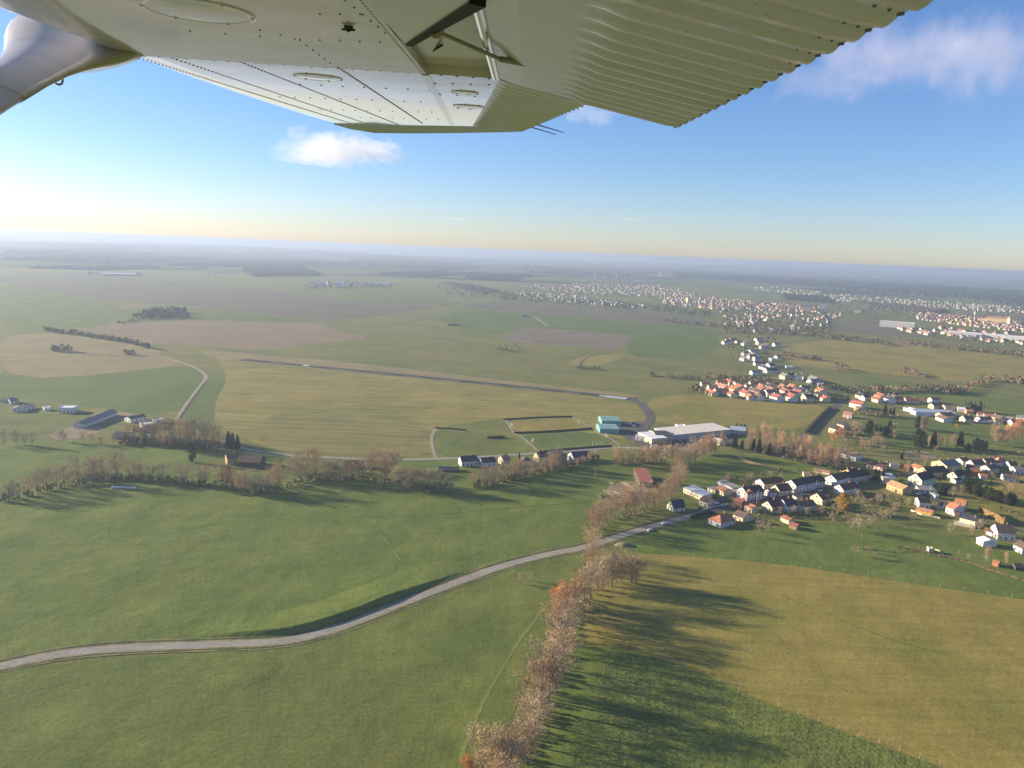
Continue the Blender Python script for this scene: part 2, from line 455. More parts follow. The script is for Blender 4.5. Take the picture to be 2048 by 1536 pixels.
strip('runway', [(482,719),(1000,770),(1272,799)], 18, field_mat('runway_asphalt', (.05,.05,.055), (.07,.068,.07), patch=40, bump=.1), 'narrow asphalt runway', step=60)
strip('taxiway', [(1262,797),(1282,808),(1300,828),(1300,842),(1285,856)], 9, M_TAR, 'curved taxiway to the apron')
rw = [P(482,719), P(1272,799)]
rd = (rw[1]-rw[0]).normalized(); rn = Vector((-rd.y, rd.x, 0))
mb = MB()
def rect(c, l, w, z):
    a, b = rd*l/2, rn*w/2
    mb.poly([(c-a-b)+Vector((0,0,z)), (c+a-b)+Vector((0,0,z)), (c+a+b)+Vector((0,0,z)), (c-a+b)+Vector((0,0,z))])
zz = lay()
e = P(1262,798)
for k in range(6): rect(e-rd*18+rn*(k-2.5)*2.4, 26, 1.5, zz)
L = (rw[1]-rw[0]).length
for k in range(9): rect(rw[0]+rd*(60+k*(L-140)/8), 24, .7, zz)
rect(P(1206,792), 9, 5, zz); rect(P(612,731), 9, 6, zz)
structure(mb.build('runway_marking', M_PAINT), 'worn white markings on the runway')
# pitch lines
mb = MB()
for q in (FIELDS[19][1], FIELDS[20][1]):
    c = [P(x, y) for x, y in q]; o = sum(c, Vector())/4
    c = [o+(v-o)*.9 for v in c]; c += [(c[0]+c[1])/2, (c[2]+c[3])/2]
    for i, j in ((0,1),(1,2),(2,3),(3,0),(4,5)):
        a, b = c[i], c[j]; d = (b-a).normalized(); n_ = Vector((-d.y, d.x, 0))*.07
        mb.poly([v+Vector((0,0,zz)) for v in (a-n_, b-n_, b+n_, a+n_)])
structure(mb.build('pitch_line', M_PAINT), 'faint white lines of the football pitches')
# bank beside the country road: the pasture stands a little above the road there
line = spline([P(x, y) for x, y in [(380,1289),(470,1284),(560,1281),(640,1264),(720,1238),(810,1202),(900,1168),(960,1148)]], 5)
nn = offsets(line); v, f = [], []
prof = [(3.3, .03), (4.4, .3), (6.6, 1.9), (7.4, 2.1), (12, 1.7), (28, .03)]
for i, (q, n_) in enumerate(zip(line, nn)):
    k = min(1, i/6, (len(line)-1-i)/10)*(1+.15*noise.noise(Vector((i*.2, 0, 0))))
    for o_, z_ in prof:
        c = q+n_*o_; v.append((c.x, c.y, .12+z_*k))
m = len(prof)
for i in range(len(line)-1):
    for j in range(m-1): f.append((i*m+j, (i+1)*m+j, (i+1)*m+j+1, i*m+j+1))
for sd in (-1, 1):
    dl = spline([P(x, y) for x, y in MAIN], 5); dn_ = offsets(dl)
    for a_, b_, mt, nm in ((3.9, 4.7, field_mat('ditch_soil', (.055,.06,.035), (.08,.08,.045)), 'ditch'), (5.0, 5.9, M_VERGE, 'verge')):
        zz2 = lay(); v2 = []
        for i, (q, n_) in enumerate(zip(dl, dn_)):
            j_ = .5*noise.noise(Vector((i*.3, sd, a_)))
            for w_ in (a_+j_, b_+j_): c2 = q+n_*w_*sd; v2.append((c2.x, c2.y, zz2))
        structure(mesh_obj(nm, v2, [(2*i, 2*i+1, 2*i+3, 2*i+2) for i in range(len(dl)-1)], mt), 'narrow roadside %s of the country road' % nm)
M_LUSH = field_mat('lush_grass', (.14, .185, .045), (.18, .215, .055), patch=10)
strip('track', [(1128,1172),(1080,1228),(1040,1280),(1000,1345),(960,1420),(920,1520)], 1.6, M_LUSH, 'pale green wheel track beside the stream trees', wob=.5, z=.13)
ml = spline([P(x, y) for x, y in [(575,1296),(540,1318),(500,1345),(440,1385),(380,1420)]], 4); mn = offsets(ml); v3, f3 = [], []
for i, (q, n_) in enumerate(zip(ml, mn)):
    k = min(1, i/5, (len(ml)-1-i)/8)
    for o_, z_ in ((-14, -.25), (-7, .15), (-1, .75), (4, .85), (22, -.25)): cc = q-n_*o_; v3.append((cc.x, cc.y, .22+z_*k-.45*(1-k)+.12*noise.noise(Vector((i*.23, o_*.3, 2)))))
structure(mesh_obj('terrain_fold', v3, [(i*5+j, i*5+j+1, (i+1)*5+j+1, (i+1)*5+j) for i in range(len(ml)-1) for j in range(4)], M_GREEN2, smooth=True), 'sunlit fold in the meadow below the road')
strip('track', [(745,1036),(768,1075),(800,1120),(834,1172)], .9, M_LUSH, 'faint diagonal mark in the pasture', wob=.8)
strip('track', [(1560,1190),(1680,1240),(1800,1285),(1900,1310)], .8, M_GREEN2, 'faint dark wheel mark in the golden meadow', wob=.4)
bk = structure(mesh_obj('road_bank', v, f, M_GREEN, smooth=False), 'low grassy bank beside the road')

# far woods: one mass of low, ragged canopy
M_WOOD = plain('winter_wood', (.10, .086, .066), 1.0, .35, 1/40.0, 0.0, obj=False)
M_PINE = plain('pine_wood', (.035, .045, .032), 1.0, .35, 1/40.0, 0.0, obj=False)
WOODS = [
 ([(1655,565),(1795,568),(2120,590),(2120,624),(1950,600),(1795,587),(1680,578)], 1, 18), ([(1340,545),(1450,548),(1560,560),(1660,566),(1660,576),(1480,563),(1350,556)], 1, 16),
 ([(1000,531),(1150,536),(1330,545),(1260,551),(1060,546)], 0, 16), ([(700,520),(900,521),(960,535),(880,541),(720,531)], 0, 16), ([(490,541),(600,536),(640,552),(500,553)], 0, 16),
 ([(880,566),(950,572),(1000,584),(960,588)], 0, 8), ([(0,505),(200,500),(330,510),(120,516)], 0, 18), ([(480,496),(700,501),(740,511),(500,509)], 0, 18),
 ([(960,515),(1200,522),(1500,535),(1340,536),(1100,528)], 0, 20), ([(1500,534),(1760,541),(2100,556),(2100,566),(1800,556),(1560,545)], 0, 20),
 
 ([(0,486),(300,490),(520,499),(400,503),(150,496)], 0, 18), ([(1700,604),(1800,612),(1900,624),(1840,628),(1740,616)], 0, 10), ([(940,548),(1060,552),(1020,562),(930,560)], 1, 15),
 ([(1560,590),(1660,598),(1660,606),(1570,600)], 1, 12), ([(0,520),(260,515),(430,520),(200,527)], 0, 16), ([(330,531),(560,522),(730,527),(500,535)], 0, 15), ([(560,508),(900,515),(1100,524),(800,521)], 0, 18), ([(60,537),(240,533),(330,537),(200,541)], 0, 12), ([(1200,541),(1330,536),(1480,541),(1380,547)], 0, 14), ([(760,548),(880,544),(940,549),(840,554)], 1, 12), ([(1480,553),(1640,550),(1760,556),(1600,560)], 0, 14),
]
mb = MB(); rr = random.Random(3)
def inside(x, y, pg):
    c = False
    for i in range(len(pg)):
        (x1, y1), (x2, y2) = pg[i], pg[i-1]
        if (y1 > y) != (y2 > y) and x < (x2-x1)*(y-y1)/(y2-y1)+x1: c = not c
    return c
for px, kind, h in WOODS:
    g = [(q.x, q.y) for q in (P(x, y, 0) for x, y in px)]
    g = [(x+rr.uniform(-1, 1)*.004*hypot(x, y), y) for x, y in g]
    x0, x1 = min(q[0] for q in g), max(q[0] for q in g); y0, y1 = min(q[1] for q in g), max(q[1] for q in g)
    d = hypot((x0+x1)/2, (y0+y1)/2)
    st = max(9.0, d/330.0)
    st = max(st, sqrt((x1-x0)*(y1-y0)/9000))
    xx = x0
    while xx < x1:
        yy = y0
        while yy < y1:
            x, y = xx+rr.uniform(-.5, .5)*st, yy+rr.uniform(-.5, .5)*st
            if inside(x, y, g):
                z = relief(x, y); r = st*rr.uniform(.6, .95); hh = h*rr.uniform(.45, 1.25)
                n = 5; a0 = rr.uniform(0, 6)
                r0 = [(x+r*cos(a0+2*pi*i/n), y+r*sin(a0+2*pi*i/n), z-1) for i in range(n)]
                r1 = [(x+r*.95*cos(a0+2*pi*i/n), y+r*.95*sin(a0+2*pi*i/n), z+hh*.6) for i in range(n)]
                r2 = [(x+r*.4*cos(a0+2*pi*i/n), y+r*.4*sin(a0+2*pi*i/n), z+hh) for i in range(n)]
                mb.loft([r0, r1, r2], kind)
            yy += st
        xx += st
o = mb.build('woodland', [M_WOOD, M_PINE]); o['kind'] = 'stuff'; o['label'] = 'dark far-off woods between the fields'; o['category'] = 'woods'
# ================================================================ trees
def bark(name, c, var=.25): return plain(name, c, .9, var, 2.0, .1)
def foliage(name, c, var=.3, rand=.45, tr=0.0, scale=.35):
    t = NT(name); p = t.pos(True)
    n = t.noise(p, scale, 3, .6)
    k = t.ramp(n, [(.3, sc(c, 1-var)), (.7, sc(c, 1+var))])
    oi = t.new('ShaderNodeObjectInfo')
    k = t.mix(1.0, k, t.ramp(oi.outputs['Random'], [(0, (1-rand, 1-rand, 1-rand*.9)), (1, (1, 1, 1))]), 'MULTIPLY')
    t.col(k); t.setp(Roughness=.95, Specular_IOR_Level=.05)
    return t.mat
B_DARK = bark('dark_bark', (.13, .10, .08)); B_PALE = bark('birch_bark', (.42, .38, .33), .3); B_GREY = bark('grey_bark', (.2, .175, .145))
F_TWIG = foliage('pinkish_twigs', (.55, .37, .20)); F_GREY = foliage('grey_twigs', (.48, .37, .22)); F_RUST = foliage('rust_leaves', (.74, .35, .11))
F_GOLD = foliage('golden_leaves', (.45, .27, .06), rand=.1); F_BIRCH = foliage('birch_twigs', (.60, .385, .21)); F_FIR = foliage('fir_needles', (.045, .065, .03))
F_EVER = foliage('evergreen_leaves', (.07, .085, .035)); F_POP = foliage('poplar_twigs', (.38, .31, .20)); F_OCHRE = foliage('ochre_twigs', (.54, .40, .22))

def twig(mb, p, d, l, w, rnd):
    u = d.cross(Vector((rnd.uniform(-1, 1), rnd.uniform(-1, 1), rnd.uniform(-1, 1))))
    if u.length < 1e-4: u = d.orthogonal()
    u = u.normalized()*w/2
    k = len(mb.v)
    e = p+d*l
    mb.v += [tuple(p-u), tuple(p+u), tuple(e+u*.25), tuple(e-u*.25)]; mb.f.append((k, k+1, k+2, k+3)); mb.m.append(0)

def bare_tree(seed, h=10.0, spread=.42, base=.22, n=900, tl=1.0, tw=.10, lean=.0, stem=.018, up=.5, shape=1.0):
    """unit: metres for a tree h tall; returns (trunk MB, crown MB)"""
    r = random.Random(seed)
    T, C = MB(), MB()
    top = Vector((r.uniform(-1, 1)*lean*h, r.uniform(-1, 1)*lean*h, h*.86))
    T.tube((0, 0, -.4), top*.5, h*stem, h*stem*.62, 7)
    T.tube(top*.5, top, h*stem*.6, h*stem*.12, 5)
    tips = []
    nb = r.randint(9, 13)
    for i in range(nb):
        f = base+.72*(i+.5)/nb*(1-base)+.04*r.random()
        a = 2.4*i+r.uniform(-.4, .4)
        s = top*f
        prof = (sin(pi*min(1, (f-base*.4)/(1.02-base*.4)))**.7)*shape+(1-shape)*.5
        ln = h*spread*prof*r.uniform(.72, 1.12)
        d = Vector((cos(a), sin(a), up+.7*f*r.uniform(.6, 1.3))).normalized()
        m_ = s+d*ln*.55
        e = m_+(d+Vector((0, 0, .35))).normalized()*ln*.5
        T.tube(s, m_, h*stem*.32, h*stem*.2, 4, cap=False); T.tube(m_, e, h*stem*.2, h*stem*.06, 3, cap=False)
        for j in range(9):
            q = j/8
            b = s.lerp(m_, q*2) if q < .5 else m_.lerp(e, q*2-1)
            if q > .22: tips.append((b, d, ln*(1.05-.55*q)))
    for j in range(10): tips.append((top*(.7+.3*j/9), Vector((0, 0, 1)), h*spread*.35))
    per = max(1, n//len(tips))
    for b, d, ln in tips:
        sub = (d+Vector((r.gauss(0, .7), r.gauss(0, .7), r.gauss(.25, .5)))).normalized()
        e = b+sub*ln*.42
        for k in range(per):
            q = r.random()**.7
            s = b.lerp(e, q)+Vector((r.gauss(0, .04), r.gauss(0, .04), r.gauss(0, .04)))*h
            dd = (sub+Vector((r.gauss(0, .75), r.gauss(0, .75), r.gauss(.2, .6)))).normalized()
            twig(C, s, dd, tl*r.uniform(.5, 1.3), tw*r.uniform(.6, 1.4), r)
    return T, C
def leafy(seed, h=10.0, rx=.35, n=1500, ls=.45, base=.12, lobes=9, stem=.02):
    r = random.Random(seed); T, C = MB(), MB()
    T.tube((0, 0, -.4), (0, 0, h*.6), h*stem, h*stem*.4, 6)
    L = []
    for i in range(lobes):
        f = base+(1-base)*(i+.5)/lobes; a = 2.4*i+r.random()
        w = rx*h*(sin(pi*min(1, max(.08, (f-base)/(1-base)*.86+.12)))**.8)
        o = Vector((cos(a)*w*.5, sin(a)*w*.5, h*(base+(.93-base)*(i+.5)/lobes)))
        L.append((o, max(w*.62, h*.07)))
        T.tube((0, 0, o.z*.6), o, h*stem*.3, h*stem*.1, 3, cap=False)
    for i in range(n):
        o, w = r.choice(L)
        d = Vector((r.gauss(0, 1), r.gauss(0, 1), r.gauss(0, 1))).normalized()
        p = o+d*w*r.uniform(.55, 1.05)
        twig(C, p, (d+Vector((r.gauss(0, .6), r.gauss(0, .6), r.gauss(-.1, .6)))).normalized(), ls*r.uniform(.6, 1.4), ls*r.uniform(.5, 1.0), r)
    return T, C
def conifer(seed, h=10.0, w=.2, n=1400, ls=.5, base=.06):
    r = random.Random(seed); T, C = MB(), MB()
    T.tube((0, 0, -.4), (0, 0, h*.97), h*.02, h*.004, 6)
    for i in range(n):
        f = base+(1-base)*(1-sqrt(r.random())); a = r.uniform(0, 2*pi)
        rad = h*w*(1-f)**.85*(.8+.35*noise.noise(Vector((cos(a)*2, sin(a)*2, f*9+seed))))
        q = r.uniform(.55, 1.0)
        p = Vector((cos(a)*rad*q, sin(a)*rad*q, h*f))
        twig(C, p, Vector((cos(a), sin(a), r.uniform(-.5, .25))).normalized(), ls*r.uniform(.5, 1.2), ls*r.uniform(.35, .7), r)
    return T, C
PROTO = {}
def proto(kind, made, bm_, fm, H=10.0):
    PROTO.setdefault(kind, []).append((made[0].mesh(kind+'_trunk', bm_), made[1].mesh(kind+'_crown', fm), H))
for s in range(4): proto('bare_tree', bare_tree(10+s, 10, .38, .14, 2700, .48, .05, .05), B_DARK, F_TWIG)
for s in range(3): proto('grey_tree', bare_tree(20+s, 10, .44, .14, 2400, .5, .05, .06), B_GREY, F_GREY)
for s in range(3): proto('rust_tree', bare_tree(30+s, 10, .38, .12, 3600, .42, .085, .04), B_DARK, F_RUST)
for s in range(2): proto('ochre_tree', bare_tree(35+s, 10, .42, .12, 3600, .45, .06, .05), B_GREY, F_OCHRE)
for s in range(3): proto('birch_tree', bare_tree(40+s, 10, .17, .22, 1500, .5, .045, .03, .0095, 1.0), B_PALE, F_BIRCH)
for s in range(2): proto('poplar_tree', bare_tree(50+s, 10, .13, .08, 1300, .8, .08, .01, .012, 1.9, .75), B_PALE, F_POP)
for s in range(2): proto('fir_tree', conifer(60+s, 10, .2, 1700, .75), B_DARK, F_FIR)
for s in range(1): proto('cypress_tree', conifer(65+s, 10, .11, 1500, .6), B_DARK, F_FIR)
for s in range(3): proto('evergreen_tree', leafy(70+s, 10, .34, 1700, .6), B_DARK, F_EVER)
for s in range(2): proto('golden_tree', leafy(80+s, 10, .40, 2600, .5, .1, 12), B_DARK, F_GOLD)
for s in range(2): proto('fruit_tree', bare_tree(90+s, 10, .60, .2, 900, 1.0, .09, .08, .022, .35), B_GREY, F_GREY)
for s in range(2): proto('bush', leafy(95+s, 10, .75, 900, 1.2, .02, 8), B_DARK, F_GREY)
NTREE = [0]
def tree(kind, x, y, hpx, label, group, wide=1.0, order='x', metres=None, cat='tree'):
    """a tree whose foot is on the ground at photo pixel (x, y) and that stands hpx photo pixels tall"""
    tm, cm, H = R.choice(PROTO[kind])
    h = metres or hmp(x, y, hpx)
    p = P(x, y)
    e = empty({'grey_tree': 'bare_tree', 'rust_tree': 'oak_tree', 'ochre_tree': 'bare_tree'}.get(kind, kind), p, R.uniform(0, 6.28))
    k = h/H
    w = k*wide*R.uniform(.92, 1.1)
    e.scale = (w, w, k)
    link('trunk', tm, e); link('crown', cm, e)
    tag(e, label, cat, group, tuple(p), order)
    NTREE[0] += 1
    return e
def along(pts, n, jit=0.0):
    d = [hypot(pts[i+1][0]-pts[i][0], pts[i+1][1]-pts[i][1]) for i in range(len(pts)-1)]
    tot = sum(d); out = []
    for k in range(n):
        s = tot*(k+.5+R.uniform(-.35, .35)*(jit > 0))/n
        i = 0
        while i < len(d)-1 and s > d[i]: s -= d[i]; i += 1
        q = s/d[i]
        x = pts[i][0]+(pts[i+1][0]-pts[i][0])*q; y = pts[i][1]+(pts[i+1][1]-pts[i][1])*q
        out.append((x+R.uniform(-jit, jit), y+R.uniform(-jit, jit)*.6))
    return out
def row(kinds, pts, n, h, label, group, jit=4, order='y', hv=.22, wide=1.0):
    """a row of single trees; label keyed by kind"""
    for x, y in along(pts, n, jit):
        k = R.choice(kinds)
        lb = label[k] if isinstance(label, dict) else label
        hh = (h(x, y) if callable(h) else h)*R.uniform(1-hv, 1+hv)
        tree(k, x, y, hh, lb, group, order=order, wide=wide)
def lerp_h(y0, h0, y1, h1): return lambda x, y: h0+(h1-h0)*min(1, max(0, (y-y0)/(y1-y0)))

# the stream row, from the near edge of the picture up to the red-roofed barn
SG = 'trees along the stream'
K = ['bare_tree', 'bare_tree', 'bare_tree', 'grey_tree']
LB = {'bare_tree': 'bare pinkish brown tree in the stream row below the road', 'grey_tree': 'bare greyish tree in the stream row below the road', 'rust_tree': 'rust leaved tree in the stream row below the road', 'birch_tree': 'slender pale stemmed tree in the stream row below the road'}
hh = lerp_h(1120, 62, 1536, 108)
row(K, [(1000,1620),(1010,1570),(1040,1530),(1062,1470),(1085,1420),(1105,1395),(1118,1345),(1122,1300),(1118,1260)], 17, hh, LB, SG, 10, hv=.3, wide=1.3)
LB['ochre_tree'] = 'bare pale yellowish tree in the stream row below the road'
row(['ochre_tree'], [(965,1560),(985,1540)], 2, 100, LB, SG, 5)
row(['ochre_tree'], [(1075,1385),(1080,1380)], 1, 75, LB, SG, 3)
row(K, [(1122,1290),(1140,1240),(1165,1200),(1200,1180),(1230,1165)], 10, lerp_h(1120, 60, 1300, 80), LB, SG, 9, wide=1.2)
row(['rust_tree'], [(1118,1240),(1140,1215),(1160,1205)], 4, 55, LB, SG, 7)
row(['rust_tree'], [(935,1565),(940,1550)], 2, 40, LB, SG, 6)
row(['bare_tree', 'grey_tree'], [(1205,1170),(1240,1165),(1280,1166)], 9, 52, LB, SG, 6)
row(['birch_tree'], [(1100,1400),(1085,1380)], 2, 80, LB, SG, 6)
row(K, [(1180,1150),(1188,1125),(1185,1105)], 4, 55, LB, SG, 6)
LB = {'bare_tree': 'bare pinkish brown tree in the stream row above the road', 'grey_tree': 'bare greyish tree in the stream row above the road'}
row(['bare_tree', 'bare_tree', 'bare_tree', 'grey_tree'], [(1188,1078),(1195,1058),(1225,1040),(1260,1028),(1300,1018),(1335,1000),(1350,975),(1368,950)], 24, lerp_h(950, 34, 1090, 58), LB, SG, 7, wide=1.15)
row(['bare_tree', 'grey_tree', 'birch_tree'], [(1345,952),(1360,940),(1375,930),(1400,920),(1425,908)], 12, 42, {'bare_tree': 'bare brown tree where the stream row meets the yard', 'grey_tree': 'bare greyish tree where the stream row meets the yard', 'birch_tree': 'slender pale tree where the stream row meets the yard'}, 'trees between barn and warehouse', 6, 'x')

# the long tree line across the middle
MG = 'trees of the middle tree line'
LM = {k: w+' in the middle tree line' for k, w in (('bare_tree', 'bare brown tree'), ('grey_tree', 'bare greyish tree'), ('ochre_tree', 'bare ochre tinted tree'), ('rust_tree', 'rust brown tree'), ('fir_tree', 'dark fir'), ('birch_tree', 'slender pale tree'))}
K2 = ['bare_tree', 'grey_tree', 'grey_tree', 'ochre_tree']
row(K2, [(0,1005),(60,990),(110,975),(150,968),(220,966)], 12, 40, LM, MG, 6, 'x')
row(K2, [(150,952),(230,950),(300,960),(380,968),(440,972),(470,975)], 15, 38, LM, MG, 7, 'x', wide=1.25)
row(K2, [(470,985),(510,990),(545,985),(570,968),(620,958),(690,962)], 14, 45, LM, MG, 7, 'x', wide=1.2)
row(K2, [(690,962),(740,958),(790,962),(800,978),(850,984),(905,980)], 14, 43, LM, MG, 7, 'x', wide=1.25)
row(['bare_tree', 'ochre_tree'], [(560,945),(600,938),(650,935)], 6, 38, LM, MG, 5, 'x')
row(['ochre_tree', 'ochre_tree', 'bare_tree'], [(735,945),(760,940),(800,938)], 7, 36, LM, MG, 5, 'x')
row(K2, [(945,975),(985,972),(1010,962),(1050,955),(1075,948),(1120,938)], 17, 36, LM, MG, 5, 'x', wide=1.2)
row(['bare_tree', 'grey_tree'], [(1100,940),(1140,935),(1180,925),(1200,915)], 9, 20, LM, MG, 4, 'x')
row(['ochre_tree', 'bare_tree'], [(1230,928),(1260,930),(1290,928),(1330,925),(1360,918)], 13, 34, LM, MG, 5, 'x')
tree('golden_tree', 455, 962, 34, 'orange leaved tree beside the dark roofed farmhouse', MG)
for x, y, h in ((1107,935,42),(1114,934,46),(1120,933,44)): tree('poplar_tree', x, y, h, 'tall slim pale poplar behind the roadside houses', 'three pale poplars by the roadside houses')
tree('cypress_tree', 1038, 929, 26, 'dark narrow cypress between the roadside houses', None)
tree('cypress_tree', 1011, 921, 16, 'small dark cypress beside the pale pink house', None)

# left wood and its neighbours
LW = {'bare_tree': 'bare brown tree of the small wood on the left', 'grey_tree': 'bare greyish tree of the small wood on the left', 'birch_tree': 'pale stemmed tree of the small wood on the left'}
row(['bare_tree', 'grey_tree', 'birch_tree'], [(250,878),(300,888),(350,898),(400,900),(440,898)], 16, 42, LW, 'trees of the left wood', 6, 'x')
row(['bare_tree', 'grey_tree', 'birch_tree'], [(300,872),(340,876),(390,880),(430,885)], 12, 40, LW, 'trees of the left wood', 5, 'x')
row(['grey_tree'], [(0,888),(50,890),(80,888)], 5, 32, 'bare tree on the far left meadow edge', 'trees on the left meadow edge', 6, 'x')
row(['grey_tree'], [(105,886),(160,888),(235,888)], 6, 22, 'small bare tree on the left meadow edge', 'trees on the left meadow edge', 6, 'x')
row(['fir_tree'], [(455,896),(474,898)], 3, 34, 'dark fir at the right end of the left wood', 'firs by the left wood', 3, 'x')
tree('evergreen_tree', 385, 925, 40, 'single oval dull green tree standing in the meadow', None, .55)

# birch wood behind the village
BG = 'trees of the birch wood'
LBW = {'birch_tree': 'pale stemmed birch of the wood behind the village', 'bare_tree': 'bare brown tree of the wood behind the village', 'fir_tree': 'dark fir of the wood behind the village', 'rust_tree': 'rust brown tree of the wood behind the village'}
row(['birch_tree'], [(1500,885),(1540,892),(1580,905),(1620,918),(1660,930),(1690,938)], 24, 44, LBW, BG, 7, 'x')
row(['birch_tree', 'bare_tree'], [(1490,892),(1530,902),(1580,916),(1630,930),(1675,940)], 14, 36, LBW, BG, 6, 'x')
row(['fir_tree'], [(1460,893),(1475,897),(1500,900),(1520,905),(1565,915)], 6, 25, LBW, BG, 5, 'x')
row(['birch_tree'], [(1440,898),(1455,900)], 3, 34, LBW, BG, 3, 'x')
tree('birch_tree', 1481, 921, 26, 'lone slender birch on the paddock', None)
row(['bare_tree'], [(1400,915),(1430,908)], 6, 36, {'bare_tree': 'bare brown tree beside the warehouse yard'}, 'trees between barn and warehouse', 5, 'x')
row(['fir_tree'], [(1470,858),(1485,858),(1495,862)], 3, 12, 'small dark fir behind the warehouse end', 'firs behind the warehouse', 2, 'x')

# gardens and orchards of the village
VG = 'garden trees of the village'
for kd, x, y, h, lb in [
 ('golden_tree',1685,1020,36,'bright orange leaved tree beside the street houses'), ('grey_tree',1455,965,18,'bare bush like tree behind the blue hall'), ('fruit_tree',1498,962,16,'bare tree behind the red sheds'), ('grey_tree',1515,1075,26,'bare tree below the red hip roofed house'), ('fruit_tree',1535,1065,22,'spreading bare tree below the two red sheds'), ('fruit_tree',1518,1060,20,'low bare tree beside the red hip roofed house'),
 ('evergreen_tree',1487,990,22,'dark green tree at the orange fronted house'), ('grey_tree',1460,1002,22,'bare tree beside the cream bungalow'), ('grey_tree',1585,1030,20,'bare tree behind the dark roofed row'), ('grey_tree',1612,1032,20,'bare tree right of the dark roofed row'), ('fruit_tree',1640,1030,18,'bare fruit tree below the street houses'),
 ('fruit_tree',1665,1045,20,'bare fruit tree left of the orange tree'), ('fruit_tree',1700,1060,24,'bare fruit tree below the orange tree'), ('fruit_tree',1718,1066,32,'tall bare fruit tree on the meadow edge'), ('fruit_tree',1745,1050,24,'bare fruit tree in the orchard'), ('fruit_tree',1765,1042,24,'bare fruit tree in the orchard'), ('fruit_tree',1780,1040,22,'bare fruit tree in the orchard'), ('fruit_tree',1730,1030,22,'bare fruit tree in the orchard'),
 ('grey_tree',1755,1010,24,'bare brown tree behind the tan house'), ('grey_tree',1775,1005,24,'bare brown tree behind the tan house'), ('grey_tree',1795,1005,22,'bare brown tree behind the tan house'), ('grey_tree',1715,1000,22,'bare brown tree right of the orange tree'), ('fruit_tree',1825,1045,20,'bare tree in front of the orange shed'), ('grey_tree',1900,1068,24,'bare tree below the long cream house'),
 ('ochre_tree',1943,1070,20,'ochre tree below the long cream house'), ('grey_tree',1958,1062,26,'bare tree at the end of the long cream house'), ('rust_tree',1972,1068,14,'small rust brown tree beside the white shed'), ('birch_tree',1971,1124,34,'tall pale birch beside the white roofed shed'), ('birch_tree',1976,1124,36,'tall pale birch beside the white roofed shed'), ('birch_tree',2011,1133,34,'pale birch beside the little brick shed'),
 ('fir_tree',1765,965,26,'dark fir beside the tan house'), ('evergreen_tree',1750,962,24,'olive green tree left of the dark fir'), ('fir_tree',1756,958,20,'smaller dark fir beside the tan house'), ('evergreen_tree',1748,1002,10,'low green shrub left of the tan house'), ('grey_tree',1905,993,22,'round brown tree at the end of the conifer hedge'), ('grey_tree',1920,990,20,'round brown tree beside the conifer hedge'),
 ('fir_tree',1890,990,20,'dark fir behind the round brown tree'), ('evergreen_tree',1880,988,18,'dull green tree near the plain white annex'), ('fir_tree',1803,918,14,'small dark fir by the tilled soil'), ('fir_tree',1866,895,34,'dark fir among the poplars by the paddock'), ('fir_tree',1920,893,32,'dark fir right of the paddock poplars'), ('evergreen_tree',1835,893,36,'round dull green tree left of the paddock poplars'),
 ('evergreen_tree',1842,895,34,'round dull green tree left of the paddock poplars'), ('grey_tree',1870,905,16,'bare tree beside the tilled soil'), ('poplar_tree',1850,862,36,'tall pale poplar in the paddock'), ('poplar_tree',1843,861,32,'tall pale poplar in the paddock'), ('evergreen_tree',1836,858,26,'dull green tree beside the paddock poplars'), ('rust_tree',1913,858,12,'small rust tree in the far paddock'),
 ('birch_tree',1722,1080,14,'young thin birch on the meadow edge'), ('fruit_tree',1748,1066,14,'young fruit tree on the meadow edge'), ('fruit_tree',1736,1105,14,'small grey fruit tree on the slope'), ('fruit_tree',1712,1112,20,'grey fruit tree on the slope'), ('fruit_tree',1745,1116,12,'small grey fruit tree lower on the slope'),
 ('grey_tree',1937,1120,12,'small bare tree along the dark track'), ('grey_tree',1917,1112,12,'small bare tree along the dark track'), ('grey_tree',1690,905,30,'bare brown tree by the long white house'), ('birch_tree',1708,890,34,'thin pale tree by the long white house'), ('rust_tree',1680,880,28,'rust brown tree below the cream corner house'), ('rust_tree',1665,885,26,'rust brown tree below the cream corner house'),
]: tree(kd, x, y, h, lb, VG)
row(['rust_tree', 'ochre_tree', 'bare_tree'], [(1985,895),(2010,888),(2035,880),(2060,872)], 14, 36, {'rust_tree': 'rust brown tree of the grove at the right edge', 'ochre_tree': 'ochre tree of the grove at the right edge', 'bare_tree': 'bare brown tree of the grove at the right edge'}, 'grove at the right edge', 7, 'x')
row(['birch_tree'], [(1855,892),(1875,894),(1900,893),(1915,892)], 9, 26, 'slim pale brown tree of the paddock row', 'paddock row', 3, 'x')
row(['fir_tree', 'evergreen_tree'], [(1935,902),(1955,900),(1975,900)], 5, 22, 'dark evergreen behind the right houses', 'evergreens behind the right houses', 4, 'x')
row(['evergreen_tree'], [(1930,985),(1950,992),(1970,998),(1990,1004),(2010,1010),(2030,1012)], 13, 25, 'olive green conifer of the tall garden hedge', 'tall conifer hedge', 2, 'x', .12, .8)
row(['grey_tree', 'bare_tree'], [(1720,905),(1750,895),(1790,882)], 6, 26, {'grey_tree': 'bare greyish tree in the gardens behind the long white house', 'bare_tree': 'bare brown tree in the gardens behind the long white house'}, VG, 6, 'x')
row(['fir_tree', 'evergreen_tree'], [(1740,870),(1765,872),(1780,868)], 5, 24, {'fir_tree': 'dark fir in the gardens behind the corner houses', 'evergreen_tree': 'dull green tree in the gardens behind the corner houses'}, VG, 5, 'x')
row(['grey_tree'], [(1700,870),(1725,862),(1745,858)], 4, 22, {'grey_tree': 'bare tree in the gardens behind the corner houses'}, VG, 5, 'x')
